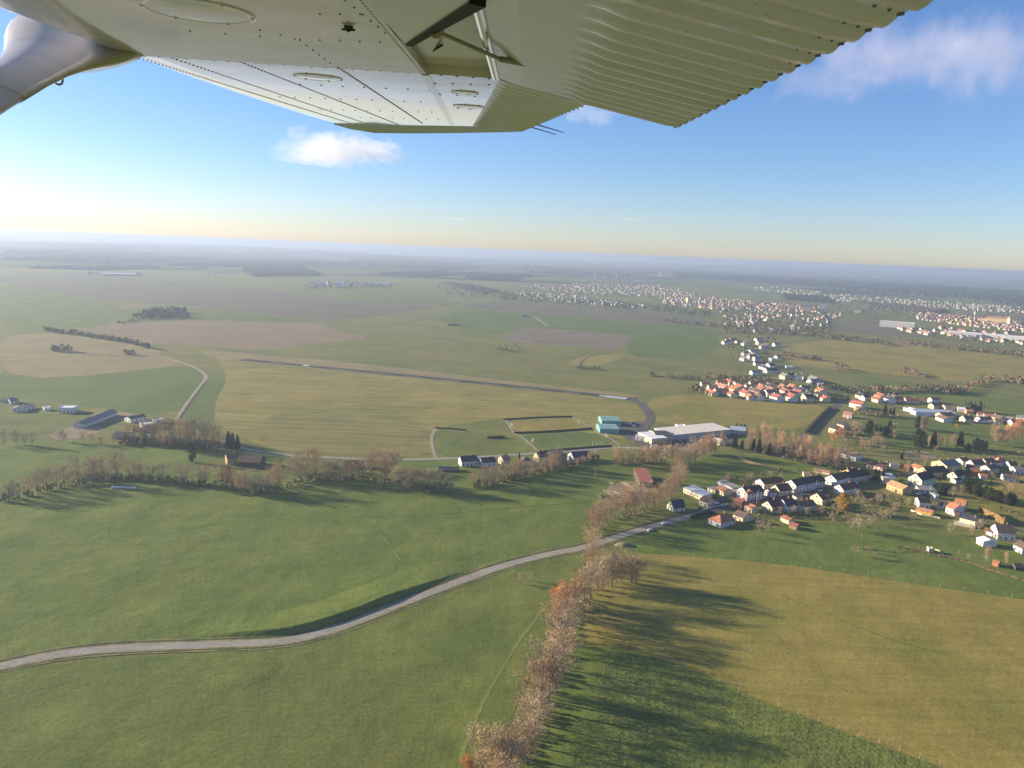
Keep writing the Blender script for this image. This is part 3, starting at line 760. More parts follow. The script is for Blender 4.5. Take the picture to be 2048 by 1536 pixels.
row(['evergreen_tree', 'fir_tree'], [(1765,830),(1785,832),(1792,828)], 4, 20, {'fir_tree': 'dark fir left of the blue hall', 'evergreen_tree': 'big dull green tree left of the long blue hall'}, VG, 4, 'x')

tree('ochre_tree', 1041, 1168, 22, 'small pale bare tree standing in the meadow below the road', None); tree('grey_tree', 1058, 1162, 20, 'small grey bare tree beside the road meadow', None)
for kd, x, y, h in [('grey_tree',1560,1030,14),('bare_tree',1600,1018,16),('grey_tree',1650,1008,16),('grey_tree',1530,1018,12),('bare_tree',1690,985,16),('grey_tree',1470,1012,14),('grey_tree',1500,1025,12),('bare_tree',1845,1010,14),('grey_tree',1815,1015,16),('grey_tree',1870,1020,14),('bare_tree',1925,1028,16),('grey_tree',1700,1020,20),('grey_tree',1725,1012,18),('grey_tree',1675,1030,18),('grey_tree',1790,1025,18),('bare_tree',1660,962,12),('grey_tree',1540,958,14),('grey_tree',1560,962,12),('grey_tree',1905,955,14),('bare_tree',1850,930,14),('grey_tree',1955,950,14),('grey_tree',1985,960,14),('bare_tree',2020,985,16),('grey_tree',1990,1085,16),('grey_tree',2035,1100,18)]:
    tree(kd, x, y, h*1.25, {'grey_tree': 'bare greyish tree between the village houses', 'bare_tree': 'bare brown tree between the village houses'}[kd], VG)
# ================================================================ buildings
def wall_mat(name, c): return plain(name, c, .9, .14, .35, .15)
def roof_mat(name, c, wave=True):
    t = NT(name); p = t.pos(True)
    n = t.noise(p, .5, 4, .65); n2 = t.noise(p, 4.0, 2, .6)
    k = t.ramp(n, [(.3, sc(c, .72)), (.7, sc(c, 1.25))])
    k = t.mix(.35, k, t.ramp(n2, [(.3, (.3, .3, .3)), (.7, (.7, .7, .7))]), 'OVERLAY')
    t.col(k); t.setp(Roughness=.8, Specular_IOR_Level=.25)
    if wave:
        w = t.new('ShaderNodeTexWave', bands_direction='Y'); w.inputs['Scale'].default_value = 1.0
        t.l.new(p, w.inputs['Vector']); t.bump(w.outputs['Fac'], .4, .05)
    return t.mat
W = {k: wall_mat(k+'_render', c) for k, c in dict(cream=(.64, .55, .38), white=(.68, .665, .63), grey=(.45, .45, .45), pink=(.66, .50, .40), yellow=(.75, .60, .28), tan=(.50, .34, .17), brown=(.30, .19, .12), brick=(.38, .17, .10), pale=(.55, .53, .48), lime=(.70, .70, .52), salmon=(.68, .40, .25), dark=(.10, .085, .075), teal=(.16, .33, .31), blue=(.45, .58, .68), orange=(.75, .38, .08)).items()}
RF = {k: roof_mat(k+'_roof', c) for k, c in dict(dark=(.055, .05, .052), slate=(.075, .08, .095), maroon=(.13, .06, .05), brown=(.16, .11, .085), grey=(.24, .23, .22), orange=(.42, .175, .09), red=(.34, .125, .08), tan=(.42, .27, .13), navy=(.04, .05, .075), black=(.03, .03, .032), pinkish=(.46, .23, .15)).items()}
RF.update({k: roof_mat(k+'_sheet', c, False) for k, c in dict(blue=(.36, .42, .50), pale=(.72, .66, .55), white=(.80, .79, .78), teal=(.17, .36, .33)).items()})
GLASS = plain('window_glass', (.035, .04, .05), .12, .2, 1, .6)
DOORM = plain('door_paint', (.16, .10, .06), .6, .2, 1, .3)
CHIM = plain('chimney_brick', (.32, .16, .11), .9, .25, 2, .1)
FRAME = plain('window_frame', (.78, .77, .74), .6, .05, 1, .3)
def wmesh():
    a = MB(); a.box(-.5, .5, -.05, .05, -.65, .65); return a.mesh('window', GLASS)
def fmesh():
    a = MB()
    for b in ((-.62, -.5, -.04, .07, -.77, .77), (.5, .62, -.04, .07, -.77, .77), (-.5, .5, -.04, .07, .65, .77), (-.5, .5, -.04, .10, -.77, -.65)): a.box(*b)
    return a.mesh('frame', FRAME)
WIN, WFR = wmesh(), fmesh()
a = MB(); a.box(-.5, .5, -.06, .06, 0, 2.1); DOOR = a.mesh('door', DOORM)
a = MB(); a.box(-.4, .4, -.4, .4, -1.6, 1.0); a.box(-.46, .46, -.46, .46, 1.0, 1.15); CHM = a.mesh('chimney', CHIM)
def house_parts(e, L, Wd, ev, rise, wall, roof, kind='gable', chim=1, win=2, over=.45, rnd=R, frames=False, door=True):
    """a building round its Empty e: ridge along local X; kinds gable, hip, flat, mono"""
    x, y = L/2, Wd/2
    w = MB()
    if kind == 'gable':
        w.poly([(-x, -y, -.5), (x, -y, -.5), (x, -y, ev), (-x, -y, ev)]); w.poly([(x, y, -.5), (-x, y, -.5), (-x, y, ev), (x, y, ev)])
        w.poly([(x, -y, -.5), (x, y, -.5), (x, y, ev), (x, 0, ev+rise), (x, -y, ev)]); w.poly([(-x, y, -.5), (-x, -y, -.5), (-x, -y, ev), (-x, 0, ev+rise), (-x, y, ev)])
    else:
        w.poly([(-x, -y, -.5), (x, -y, -.5), (x, -y, ev), (-x, -y, ev)]); w.poly([(x, y, -.5), (-x, y, -.5), (-x, y, ev), (x, y, ev)])
        e2 = ev+(rise if kind == 'mono' else 0)
        w.poly([(x, -y, -.5), (x, y, -.5), (x, y, e2), (x, -y, ev)]) if kind == 'mono' else w.poly([(x, -y, -.5), (x, y, -.5), (x, y, ev), (x, -y, ev)])
        w.poly([(-x, y, -.5), (-x, -y, -.5), (-x, -y, ev), (-x, y, e2)]) if kind == 'mono' else w.poly([(-x, y, -.5), (-x, -y, -.5), (-x, -y, ev), (-x, y, ev)])
        if kind == 'mono': w.v[6] = (w.v[6][0], w.v[6][1], e2); w.v[7] = (w.v[7][0], w.v[7][1], e2)
    wo = w.build('wall', W[wall] if isinstance(wall, str) else wall, e)
    r = MB(); th = .22; m = roof if not isinstance(roof, str) else RF[roof]
    def slab(q):
        q = [Vector(p) for p in q]; n_ = (q[1]-q[0]).cross(q[2]-q[0]).normalized()*th
        if n_.z < 0: n_ = -n_; q = q[::-1]
        lo = [p+Vector((0, 0, .02)) for p in q]; hi = [p+n_ for p in lo]; k = len(q)
        b = len(r.v); r.v += [tuple(p) for p in lo+hi]
        r.f.append(tuple(b+i for i in range(k-1, -1, -1))); r.f.append(tuple(b+k+i for i in range(k))); r.m += [0, 0]
        for i in range(k): j = (i+1) % k; r.f.append((b+i, b+j, b+k+j, b+k+i)); r.m.append(0)
    X, Y = x+over*.6, y+over; dz = rise/y*over if y else 0
    if kind == 'gable':
        slab([(-X, -Y, ev-dz), (X, -Y, ev-dz), (X, 0, ev+rise), (-X, 0, ev+rise)]); slab([(X, Y, ev-dz), (-X, Y, ev-dz), (-X, 0, ev+rise), (X, 0, ev+rise)])
    elif kind == 'hip':
        h = max(0.2, x-y*.95)
        slab([(-X, -Y, ev-dz), (X, -Y, ev-dz), (h, 0, ev+rise), (-h, 0, ev+rise)]); slab([(X, Y, ev-dz), (-X, Y, ev-dz), (-h, 0, ev+rise), (h, 0, ev+rise)])
        slab([(X, -Y, ev-dz), (X, Y, ev-dz), (h, 0, ev+rise)]); slab([(-X, Y, ev-dz), (-X, -Y, ev-dz), (-h, 0, ev+rise)])
    elif kind == 'mono':
        slab([(-X, -Y, ev-dz*.5), (X, -Y, ev-dz*.5), (X, Y, ev+rise+dz*.5), (-X, Y, ev+rise+dz*.5)])
    else:
        slab([(-x-.15, -y-.15, ev), (x+.15, -y-.15, ev), (x+.15, y+.15, ev), (-x-.15, y+.15, ev)])
        r.box(-x-.15, x+.15, -y-.15, -y+.1, ev+th+.03, ev+th+.5); r.box(-x-.15, x+.15, y-.1, y+.15, ev+th+.03, ev+th+.5)
        r.box(-x-.15, -x+.1, -y+.1, y-.1, ev+th+.03, ev+th+.5); r.box(x-.1, x+.15, -y+.1, y-.1, ev+th+.03, ev+th+.5)
    ro = r.build('roof', m, e)
    for i in range(chim):
        c = link('chimney', CHM, ro)
        cx = (x*.55 if i == 0 else -x*.6)
        c.location = (cx, .35*y if kind != 'flat' else .3*y, ev+(rise*.7 if kind != 'flat' else .4)+.9)
    if win:
        def put(px_, py_, pz, rz):
            o = link('window', WIN, e); o.location = (px_, py_, pz); o.rotation_euler = (0, 0, rz)
            if frames: link('frame', WFR, o)
            return o
        fl = max(1, min(3, int(ev/2.6)))
        nx = max(2, min(6, int(L/3.2)))
        for f in range(fl):
            z = 1.5+f*2.7
            for i in range(nx):
                xx = -x+L*(i+.5)/nx
                if f == 0 and i == nx//2 and door:
                    o = link('door', DOOR, e); o.location = (xx, -y, 0)
                else: put(xx, -y, z, 0)
            for i in range(2 if Wd > 6 else 1):
                yy = (i-.5)*Wd*.45 if Wd > 6 else 0
                put(-x, yy, z, pi/2)
                if win > 1: put(x, yy, z, pi/2)
        if kind == 'gable' and rise > 3: put(-x, 0, ev+rise*.3, pi/2)
        if kind == 'gable' and rise > 3 and win > 1: put(x, 0, ev+rise*.3, pi/2)
def by_eave(c0, c1, Wd, ev, name, zc, **kw):
    """house whose front eave runs from photo pixel c0 to c1 at height ev; Wd metres deep, away from the viewer"""
    a, b = P(*zc(*c0), ev), P(*zc(*c1), ev)
    d = b-a; d.z = 0
    n_ = Vector((-d.y, d.x, 0)).normalized()
    mid = (a+b)/2
    if n_.dot(mid-EYE) < 0: n_ = -n_; d = -d
    o = mid+n_*Wd/2
    e = empty(name, (o.x, o.y, .06), atan2(d.y, d.x))
    return e, d.length, o
HG = 'houses of the roadside village'
z4 = lambda X, Y: (1200+X/4.876, 800+Y/4.876)
z5 = lambda X, Y: (1360+X/5.689, 880+Y/5.689)
z6 = lambda X, Y: (1660+X/5.278, 840+Y/5.278)
z7 = lambda X, Y: (1700+X/5.885, 980+Y/5.885)
zr = lambda X, Y: (1500+X/3.737, 480+Y/3.737)
zm = lambda X, Y: (850+X/4.096, 800+Y/4.096)
zl = lambda X, Y: (X/4.096, 760+Y/4.096)
zk = lambda X, Y: (400+X/4.096, 820+Y/4.096)
def B(zc, c0, c1, Wd, ev, rise, wall, roof, label, kind='gable', chim=1, win=2, name='house', cat='house', group=HG, frames=False, over=.45, door=True):
    e, L, o = by_eave(c0, c1, Wd, ev, name, zc)
    house_parts(e, L, Wd, ev, rise, wall, roof, kind, chim, win, over, frames=frames, door=door)
    tag(e, label, cat, group, tuple(o))
    return e, L
VILLAGE = [
 # zoom, eave start, eave end, depth, eave, rise, wall, roof, label, kind, chimneys, windows
 (z5,(40,545),(255,640),9,3.4,1.0,'cream','blue','long low hall with flat blue grey sheet roof near the stream','mono',0,1,'hall'),
 (z5,(218,685),(312,715),9,3.4,2.2,'cream','brown','cream bungalow with brown roof in front of the blue hall','gable',1,2,'house'),
 (z4,(715,1052),(832,1042),8,3.0,4.0,'lime','navy','small steep house with navy roof standing alone on the grass','gable',1,2,'house'),
 (z5,(402,545),(500,588),8,3.4,1.2,'cream','orange','shed with bright orange red roof behind the cream bungalow','gable',0,1,'shed'),
 (z5,(315,545),(400,570),7,2.8,.6,'cream','grey','low cream annex with grey roof left of the orange roofed shed','mono',0,1,'annex'),
 (z5,(430,470),(660,572),5,2.8,.8,'grey','grey','long narrow grey roofed shed behind the orange roofed shed','mono',0,0,'shed'),
 (z5,(768,612),(962,582),11,5.6,3.2,'white','dark','big white house with dark roof and salmon gable front','gable',2,2,'house'),
 (z5,(672,560),(758,600),6,6.2,1.6,'salmon','orange','tall salmon front with orange roof at the end of the big house','gable',0,1,'house'),
 (z5,(1040,605),(1132,588),7,3.2,1.8,'white','brown','small white annex with brown roof between two larger houses','gable',0,2,'annex'),
 (z5,(1135,583),(1275,562),9,4.2,3.6,'cream','maroon','cream gabled house with maroon roof on the street','gable',1,2,'house'),
 (z5,(960,505),(1190,478),10,3.6,2.8,'pale','maroon','long barn with maroon roof behind the street houses','gable',0,1,'barn'),
 (z5,(1322,522),(1545,480),10,5.8,3.2,'white','dark','long white two storey house with many windows and dark roof','gable',3,2,'house'),
 (z5,(1550,478),(1655,462),10,5.2,3.0,'white','black','white house with black roof next to the long white house','gable',2,2,'house'),
 (z5,(1785,462),(1952,415),10,5.0,3.2,'white','maroon','white house with maroon roof on the bend of the street','gable',1,2,'house'),
 (z5,(1958,400),(2060,392),11,5.4,3.2,'yellow','black','yellow gabled house with black roof behind the bend','gable',2,2,'house'),
 (z5,(728,745),(820,780),7,3.2,1.4,'cream','orange','small cream house with orange roof at the street corner','gable',0,2,'house'),
 (z5,(618,690),(702,712),5,5.2,1.0,'brick','red','narrow brick house with red roof at the street corner','mono',0,1,'house'),
 (z5,(605,845),(716,888),10,3.2,2.0,'cream','brown','wide bungalow with grey brown roof below the street corner','gable',1,2,'bungalow'),
 (z5,(465,948),(632,905),10,3.2,3.2,'white','orange','white house with orange hipped roof at the field edge','hip',1,2,'house'),
 (z5,(1050,772),(1172,748),9,4.0,3.4,'cream','maroon','cream gabled house with dark maroon roof south of the street','gable',1,2,'house'),
 (z5,(1222,758),(1338,742),10,4.4,3.6,'white','dark','white gabled house with dark roof south of the street','gable',1,2,'house'),
 (z5,(1388,768),(1555,742),9,3.8,2.6,'cream','brown','cream gabled house with long brown roof south of the street','gable',1,2,'house'),
 (z5,(1622,682),(1730,655),10,4.2,3.6,'cream','maroon','pale gabled house left of the bright orange tree','gable',0,2,'house'),
 (z5,(1862,572),(2040,545),9,4.2,3.2,'white','maroon','white gabled house with maroon roof behind the orange tree','gable',1,2,'house'),
 (z5,(1145,878),(1240,918),5.5,2.6,1.1,'cream','red','upper garden shed with red roof below the street houses','gable',0,0,'shed'),
 (z5,(1240,962),(1326,988),5.5,2.4,1.1,'brown','red','lower garden shed with red roof beside its twin','gable',0,0,'shed'),
 (z5,(1070,800),(1140,800),4,2.2,.8,'pink','red','little red roofed lean-to behind a cream gable','mono',0,0,'shed'),
 (z6,(115,345),(272,392),8,3.8,2.4,'white','brown','long white house with brown roof beside the birch wood','gable',1,2,'house'),
 (z6,(388,462),(558,505),7,3.0,1.6,'pink','maroon','low pinkish outbuilding with brick red roof near the fir','gable',0,1,'outbuilding'),
 (z6,(780,495),(842,505),6,2.8,1.4,'brick','red','small dark red outbuilding beside the parked cars','gable',0,0,'outbuilding'),
 (z6,(850,482),(932,515),7,3.8,1.8,'cream','orange','cream house with orange roof beside the parked cars','gable',0,2,'house'),
 (z6,(1235,492),(1392,478),15,6.6,3.2,'yellow','grey','very large yellow gabled house with grey roof','gable',2,2,'house'),
 (z6,(972,640),(1118,603),11,6.0,4.2,'lime','black','tall pale green gabled house with black roof','gable',2,2,'house'),  # white house; the pale green light is put into its wall colour
 (z6,(1035,560),(1250,545),11,4.6,3.6,'yellow','dark','long dark roofed house behind the tall white one','gable',1,2,'house'),
 (z6,(1345,600),(1430,575),8,4.6,3.4,'lime','dark','white gabled house with dark roof right of the black roofs','gable',0,2,'house'),
 (z6,(600,670),(768,735),9,4.4,2.4,'tan','tan','tan timber clad house with warm brown roof','gable',0,2,'house'),
 (z6,(560,610),(690,615),7,4.8,1.6,'cream','pale','pale terrace wing behind the tan timber house','mono',0,1,'annex'),
 (z6,(1500,545),(1592,552),8,3.2,2.0,'brick','orange','house with bright orange roof right of the white gable','gable',0,1,'house'),
 (z6,(1590,590),(1668,598),6,2.4,1.2,'white','orange','low garage with orange roof below the orange house','gable',0,0,'garage'),
 (z6,(1520,470),(1640,462),8,4.6,3.0,'white','brown','white gabled house behind the orange roof','gable',1,2,'house'),
 (z6,(1660,455),(1765,448),9,4.4,2.8,'pink','brown','pinkish house with brown roof in the far row','gable',1,2,'house'),
 (z6,(1772,450),(1892,452),9,4.0,3.6,'white','pinkish','white house with pyramid roof at the end of the far row','hip',1,2,'house'),
 (z6,(1832,608),(1998,628),9,3.0,2.2,'white','brown','low white bungalow with brown roof near the right edge','gable',1,2,'bungalow'),
 (z6,(1960,530),(2060,535),9,3.4,2.0,'white','grey','white house with grey roof cut by the right edge','gable',1,2,'house'),
 (z6,(945,735),(1118,748),8,3.2,1.0,'grey','grey','plain white annex with its shade put into grey walls','mono',0,1,'annex'),  # white building, the shade on its walls painted as grey
 (z6,(945,865),(1065,875),9,4.6,2.0,'white','black','white modern house with black roof and terrace','gable',0,2,'house'),
 (z6,(905,945),(1075,985),7,2.6,1.2,'orange','pinkish','long low shed with bright orange wall','gable',0,0,'shed'),
 (z6,(1225,912),(1305,945),9,4.4,2.8,'white','orange','white house with orange roof facing the orchard','gable',1,2,'house'),
 (z6,(1310,880),(1420,905),9,4.6,2.6,'grey','orange','grey walled house with orange roof behind its white neighbour','gable',0,1,'house'),
 (z6,(1315,985),(1372,990),4,2.2,.9,'pink','orange','small orange roofed porch building','mono',0,0,'shed'),
 (z6,(1372,1030),(1535,1072),9,4.6,1.0,'cream','slate','long cream two storey house with flat slate roof','mono',1,2,'house'),
 (z6,(1312,1085),(1530,1125),3,1.4,.3,'cream','pale','pale terrace block in front of the long cream house','flat',0,0,'terrace'),
 (z6,(1775,1185),(1962,1200),10,5.0,3.8,'white','brown','large white house with grey brown roof at the right edge','gable',1,2,'house'),
 (z7,(1492,565),(1570,610),9,3.4,1.2,'white','white','shed with bright white sheet roof beside the large white house','gable',0,1,'shed'),
 (z7,(1925,640),(2030,690),9,3.6,2.4,'white','brown','white house with brown roof cut by the picture edge','gable',1,2,'house'),
 (z7,(1676,850),(1745,872),4,2.0,1.0,'brick','orange','little brick shed near the pale birches','gable',0,0,'shed'),
 (z7,(1950,905),(2048,915),5,2.2,1.2,'dark','dark','dark wooden hut at the right edge','gable',0,0,'hut'),
 (z7,(932,697),(975,700),3,2.2,.4,'cream','pale','tiny cream hut standing on the meadow edge','flat',0,0,'hut'),
 (z6,(1405,440),(1480,432),8,3.6,2.2,'pale','brown','pale house with brown roof right of the large yellow house','gable',1,2,'house'),
 (z6,(1432,502),(1508,515),9,3.6,2.4,'grey','dark','grey house with dark roof left of the bright orange roof','gable',0,2,'house'),
 (z6,(1112,800),(1152,795),4,2.4,.8,'white','pale','tiny white shed beside the plain white annex','mono',0,0,'shed'),
 (z6,(1690,520),(1790,510),9,3.6,2.4,'pale','brown','pale house with brown roof in front of the far row','gable',1,2,'house'),
 (z6,(1905,480),(1990,484),9,4.0,2.6,'grey','dark','grey house with dark roof behind the pyramid roofed house','gable',1,2,'house'),
 (z6,(235,610),(425,575),10,4.6,3.0,'grey','black','grey house in shade with black roof on the street bend','gable',2,2,'house'),
 (z6,(640,470),(735,480),5,2.4,.6,'white','grey','open white carport behind the low pinkish outbuilding','mono',0,0,'carport'),
 (z6,(1330,640),(1400,632),5,2.6,1.0,'pale','maroon','small pale garage below the white gabled house','gable',0,0,'garage'),
 (z6,(1120,890),(1185,905),6,2.8,1.2,'grey','dark','small dark roofed garage between orange shed and orange roofed house','gable',0,0,'garage'),
 (z6,(1650,1165),(1715,1190),5,2.6,1.0,'pale','slate','small pale garage left of the large white house','gable',0,0,'garage'),
 (z5,(1330,655),(1400,642),4,2.4,.8,'pale','brown','small pale garage on the far side of the street','mono',0,0,'garage'),
 (z5,(1000,760),(1045,770),4,2.2,.7,'pink','maroon','little pinkish lean-to left of a cream gable','mono',0,0,'shed'),
 (z5,(1520,340),(1600,352),4,2.2,.8,'pink','pinkish','small pinkish garden shed behind the long white house','gable',0,0,'shed'),
 (z5,(1610,355),(1700,372),4,2.2,.8,'pink','pinkish','second pinkish garden shed nearer the birch wood','gable',0,0,'shed'),
 (z5,(1410,385),(1480,390),5,2.4,1.2,'cream','tan','small tan roofed shed behind the long white house','gable',0,0,'shed'),
]
for b in VILLAGE:
    B(*b[:9], kind=b[9], chim=b[10], win=b[11], name=b[12], cat=b[12], frames=(b[11] == 2))
# roadside houses on the middle road
G2 = 'houses along the middle road'
for b in [
 (zm,(300,505),(435,497),9,4.2,3.2,'white','navy','white house with navy roof, left end of the roadside row','gable',1,2),
 (zm,(470,515),(582,505),9,3.8,2.8,'white','dark','second white house with dark roof on the middle road','gable',1,2),
 (zm,(640,495),(700,488),8,4.0,2.8,'pink','pinkish','pale pink gabled house by the small cypress','gable',0,2),
 (zm,(800,505),(885,500),9,3.2,2.4,'pale','brown','bungalow with brown hipped roof by the tall cypress','hip',0,1),
 (zm,(930,470),(1010,462),8,4.0,3.2,'cream','dark','cream gabled house left of the pale poplars','gable',1,1),
 (zm,(1110,475),(1165,470),7,3.4,2.4,'grey','dark','grey house behind the pale poplars','gable',0,1),
 (zm,(1215,472),(1352,462),10,4.2,3.4,'white','navy','white gabled house with long navy roof, right of the poplars','gable',1,1),
 (zk,(222,400),(310,392),9,5.0,2.6,'tan','brown','old farmhouse half hidden behind the orange tree','gable',1,2),
 (zk,(318,425),(488,432),14,4.2,3.4,'dark','brown','big barn with dark brown roof in the middle tree line','gable',0,0),
 (zk,(1180,455),(1340,455),9,2.6,2.4,'brown','maroon','dark maroon roofed barn hidden behind bare trees','gable',0,0),
 (zk,(1955,490),(2110,498),8,1.4,1.6,'dark','navy','low greenhouse with dark roof beside the roadside row','gable',0,0),
]: B(*b[:9], kind=b[9], chim=b[10], win=b[11], name='barn' if 'barn' in b[8] else 'house', cat='barn' if 'barn' in b[8] else 'house', group=G2)
# left hamlet of modern white houses
G3 = 'modern houses on the left'
for b in [
 (zl,(100,235),(215,232),12,3.4,1.6,'white','grey','white bungalow with grey roof on the left','hip',0,2), (zl,(215,222),(290,214),9,2.8,1.0,'white','slate','white wing with slate roof beside the left bungalow','mono',0,1),
 (zl,(360,232),(410,228),7,2.6,.5,'white','white','small white flat garage on the left','flat',0,0), (zl,(478,232),(602,232),12,4.6,.6,'white','white','bright white cube house with flat roof','flat',0,2),
 (zl,(1070,322),(1200,300),10,3.4,1.6,'white','brown','white house with pale brown roof by the left wood','gable',0,2), (zl,(1165,372),(1290,360),11,3.6,.6,'white','white','white flat roofed house by the left wood','flat',0,2),
 (zl,(1285,335),(1345,325),8,3.0,.5,'white','blue','small white house with blue sheet roof','flat',0,1), (zl,(925,455),(1050,462),9,2.8,2.4,'grey','slate','slate roofed barn at the edge of the left wood','gable',0,0),
 (zl,(1085,405),(1195,412),7,2.4,1.4,'brick','maroon','maroon roofed outbuilding by the left wood','gable',0,0), (zl,(0,160),(70,165),9,3.2,2.0,'pale','brown','pale house with brown roof at the left edge','gable',0,1), (zl,(85,175),(150,168),9,3.0,1.8,'pale','grey','pale house with grey roof near the left edge','gable',0,1),
]: B(*b[:9], kind=b[9], chim=b[10], win=b[11], group=G3)
e, L = B(zl, (690,368), (960,262), 10, 3.0, 2.6, 'pale', 'grey', 'very long grey roofed barn on bare earth', 'gable', 0, 0, 'barn', 'barn', G3)
# barn with the great red roof, hangars, warehouse
B(z4, (390,800), (520,805), 30, 4.0, 2.0, 'dark', 'red', 'open barn under a large bright red sheet roof by the stream', 'mono', 0, 0, 'barn', 'barn', None)
def hangar(c0, c1, Wd, label, n):
    e, L, o = by_eave(c0, c1, Wd, 4.2, 'hangar', lambda x, y: (x, y))
    house_parts(e, L, Wd, 4.2, 1.7, 'teal', 'teal', 'gable', 0, 0, .2)
    for i in range(n):
        m = MB(); x0 = -L/2+.5+i*(L-1)/n
        m.box(x0, x0+(L-1)/n-.25, -Wd/2-.12, -Wd/2-.01, 0, 3.7)
        for k in range(1, 4): m.box(x0+.1, x0+(L-1)/n-.35, -Wd/2-.16, -Wd/2-.125, k*.9, k*.9+.08)
        m.build('door', W['teal'], e)
    r = [c for c in e.children if c.name.startswith('roof')][0]
    for s in (-1, 1):
        for i in range(6):
            m = MB(); xx = -L/2+L*(i+.5)/6
            y0, y1 = s*Wd*.12, s*Wd*.36
            zf = lambda y: 4.2+1.7*(1-abs(y)/(Wd/2))+.26
            m.poly([(xx-.6, y0, zf(y0)), (xx+.6, y0, zf(y0)), (xx+.6, y1, zf(y1)), (xx-.6, y1, zf(y1))])
            m.build('skylight', RF['blue'], r)
    tag(e, label, 'hangar', 'teal aircraft hangars', tuple(o))
hangar((1200,858), (1238,859), 22, 'near teal metal hangar with pale roof strips beside the apron', 3)
hangar((1204,842), (1243,843), 22, 'far teal metal hangar behind its twin at the apron', 3)
G4 = 'buildings of the warehouse yard'
B(z4, (700,345), (1278,288), 26, 5.0, .8, 'grey', 'pale', 'very long warehouse with pale cream flat roof', 'mono', 0, 2, 'warehouse', 'warehouse', G4)
B(z4, (555,350), (700,350), 22, 5.2, 1.6, 'cream', 'slate', 'dark roofed block at the left end of the warehouse', 'gable', 0, 1, 'warehouse', 'warehouse', G4)
B(z4, (505,380), (655,368), 22, 5.0, .8, 'cream', 'white', 'workshop with white sheet roof and dark open front', 'mono', 0, 0, 'workshop', 'workshop', G4)
B(z4, (345,350), (430,362), 12, 4.0, 1.0, 'white', 'white', 'small white office left of the workshop', 'flat', 0, 1, 'office', 'office', G4)
B(z4, (770,262), (850,262), 10, 3.4, .6, 'white', 'white', 'small white hut behind the warehouse roof', 'flat', 0, 0, 'hut', 'hut', G4)
B(z4, (1270,290), (1420,305), 16, 3.6, .6, 'grey', 'blue', 'low blue grey shed at the right end of the warehouse', 'mono', 0, 0, 'shed', 'shed', G4)
B(z4, (1080,385), (1165,410), 10, 3.4, 1.4, 'cream', 'pale', 'cream house in front of the warehouse, beside the birches', 'gable', 0, 1, 'house', 'house', G4)
# right hamlet
G5 = 'houses of the right hamlet'
for b in [
 (zr,(742,1215),(830,1235),10,5.0,3.4,'white','red','big white gabled house with red roof at the hamlet corner','gable',1,2), (zr,(806,1258),(850,1258),7,3.6,.8,'yellow','tan','small bright yellow house beside the big white gable','mono',0,1),
 (zr,(695,1300),(760,1310),8,3.6,2.4,'pink','pinkish','pink house with pinkish roof below the hamlet corner','gable',0,1), (zr,(590,1400),(640,1415),10,5.0,3.0,'cream','dark','cream house with dark roof nearest the hamlet road','gable',0,2), (zr,(650,1370),(700,1385),9,5.2,3.0,'cream','dark','cream gabled house with dark roof behind its twin','gable',0,2),
 (zr,(860,1180),(905,1175),8,4.0,3.0,'white','dark','white house with dark roof at the back of the hamlet','gable',0,1), (zr,(970,1165),(1075,1170),9,3.4,2.2,'grey','brown','long brown roofed house at the back of the hamlet','gable',0,1), (zr,(1085,1190),(1205,1195),9,3.8,2.6,'pink','maroon','house with wide maroon roof at the back of the hamlet','gable',1,1),
 (zr,(1245,1195),(1300,1200),8,3.4,2.0,'white','red','house with orange red roof behind the blue hall','gable',0,1), (zr,(1362,1195),(1425,1195),8,4.4,2.6,'white','orange','white house with orange roof behind the blue hall','gable',0,1), (zr,(1375,1240),(1450,1235),8,4.0,2.6,'cream','brown','cream gabled house right behind the blue hall','gable',0,1),
 (zr,(1462,1250),(1535,1252),9,3.8,2.2,'pink','pinkish','house with pinkish orange roof right of the blue hall','gable',0,1), (zr,(1552,1262),(1610,1268),8,3.4,1.6,'white','white','white shed right of the blue hall','gable',0,0), (zr,(1620,1278),(1672,1282),7,3.2,1.6,'salmon','pinkish','small salmon house right of the white shed','gable',0,1),
 (zr,(1752,1312),(1810,1318),8,3.4,2.0,'white','red','white house with red roof past the bushy trees','gable',0,1), (zr,(1832,1352),(1890,1358),8,3.4,2.2,'cream','brown','cream house with brown roof near the right edge','gable',0,1), (zr,(1912,1332),(1962,1340),8,3.2,1.6,'white','grey','white house with grey roof near the right edge','gable',0,1), (zr,(1990,1322),(2050,1330),8,3.2,1.8,'white','grey','white house with grey roof at the right edge','gable',0,1),
 (zr,(1145,1255),(1240,1275),9,3.2,.5,'white','white','white flat workshop left of the blue hall','flat',0,0), (zr,(1700,1300),(1745,1305),7,3.0,1.6,'pink','red','small pink house among the bushy trees','gable',0,0),
 (zr,(20,990),(90,990),9,4.2,2.6,'white','grey','white house by the gold tree in the middle hamlet','gable',0,1), (zr,(270,945),(318,948),8,3.2,1.2,'white','white','white flat house at the meadow edge','flat',0,0), (zr,(160,890),(200,890),8,3.2,1.4,'white','white','white house at the middle hamlet bend','gable',0,0), (zr,(205,872),(240,868),7,3.6,2.4,'white','grey','tall white gable at the middle hamlet bend','gable',0,0), (zr,(498,1075),(540,1082),7,3.2,1.4,'white','white','white house by the conifers of the red roofed estate','gable',0,0),
]: B(*b[:9], kind=b[9], chim=b[10], win=b[11], group=G5)
B(zr, (1242,1285), (1540,1298), 14, 4.4, 1.2, 'blue', 'blue', 'long pale blue hall in the right hamlet', 'mono', 0, 0, 'hall', 'hall', None)
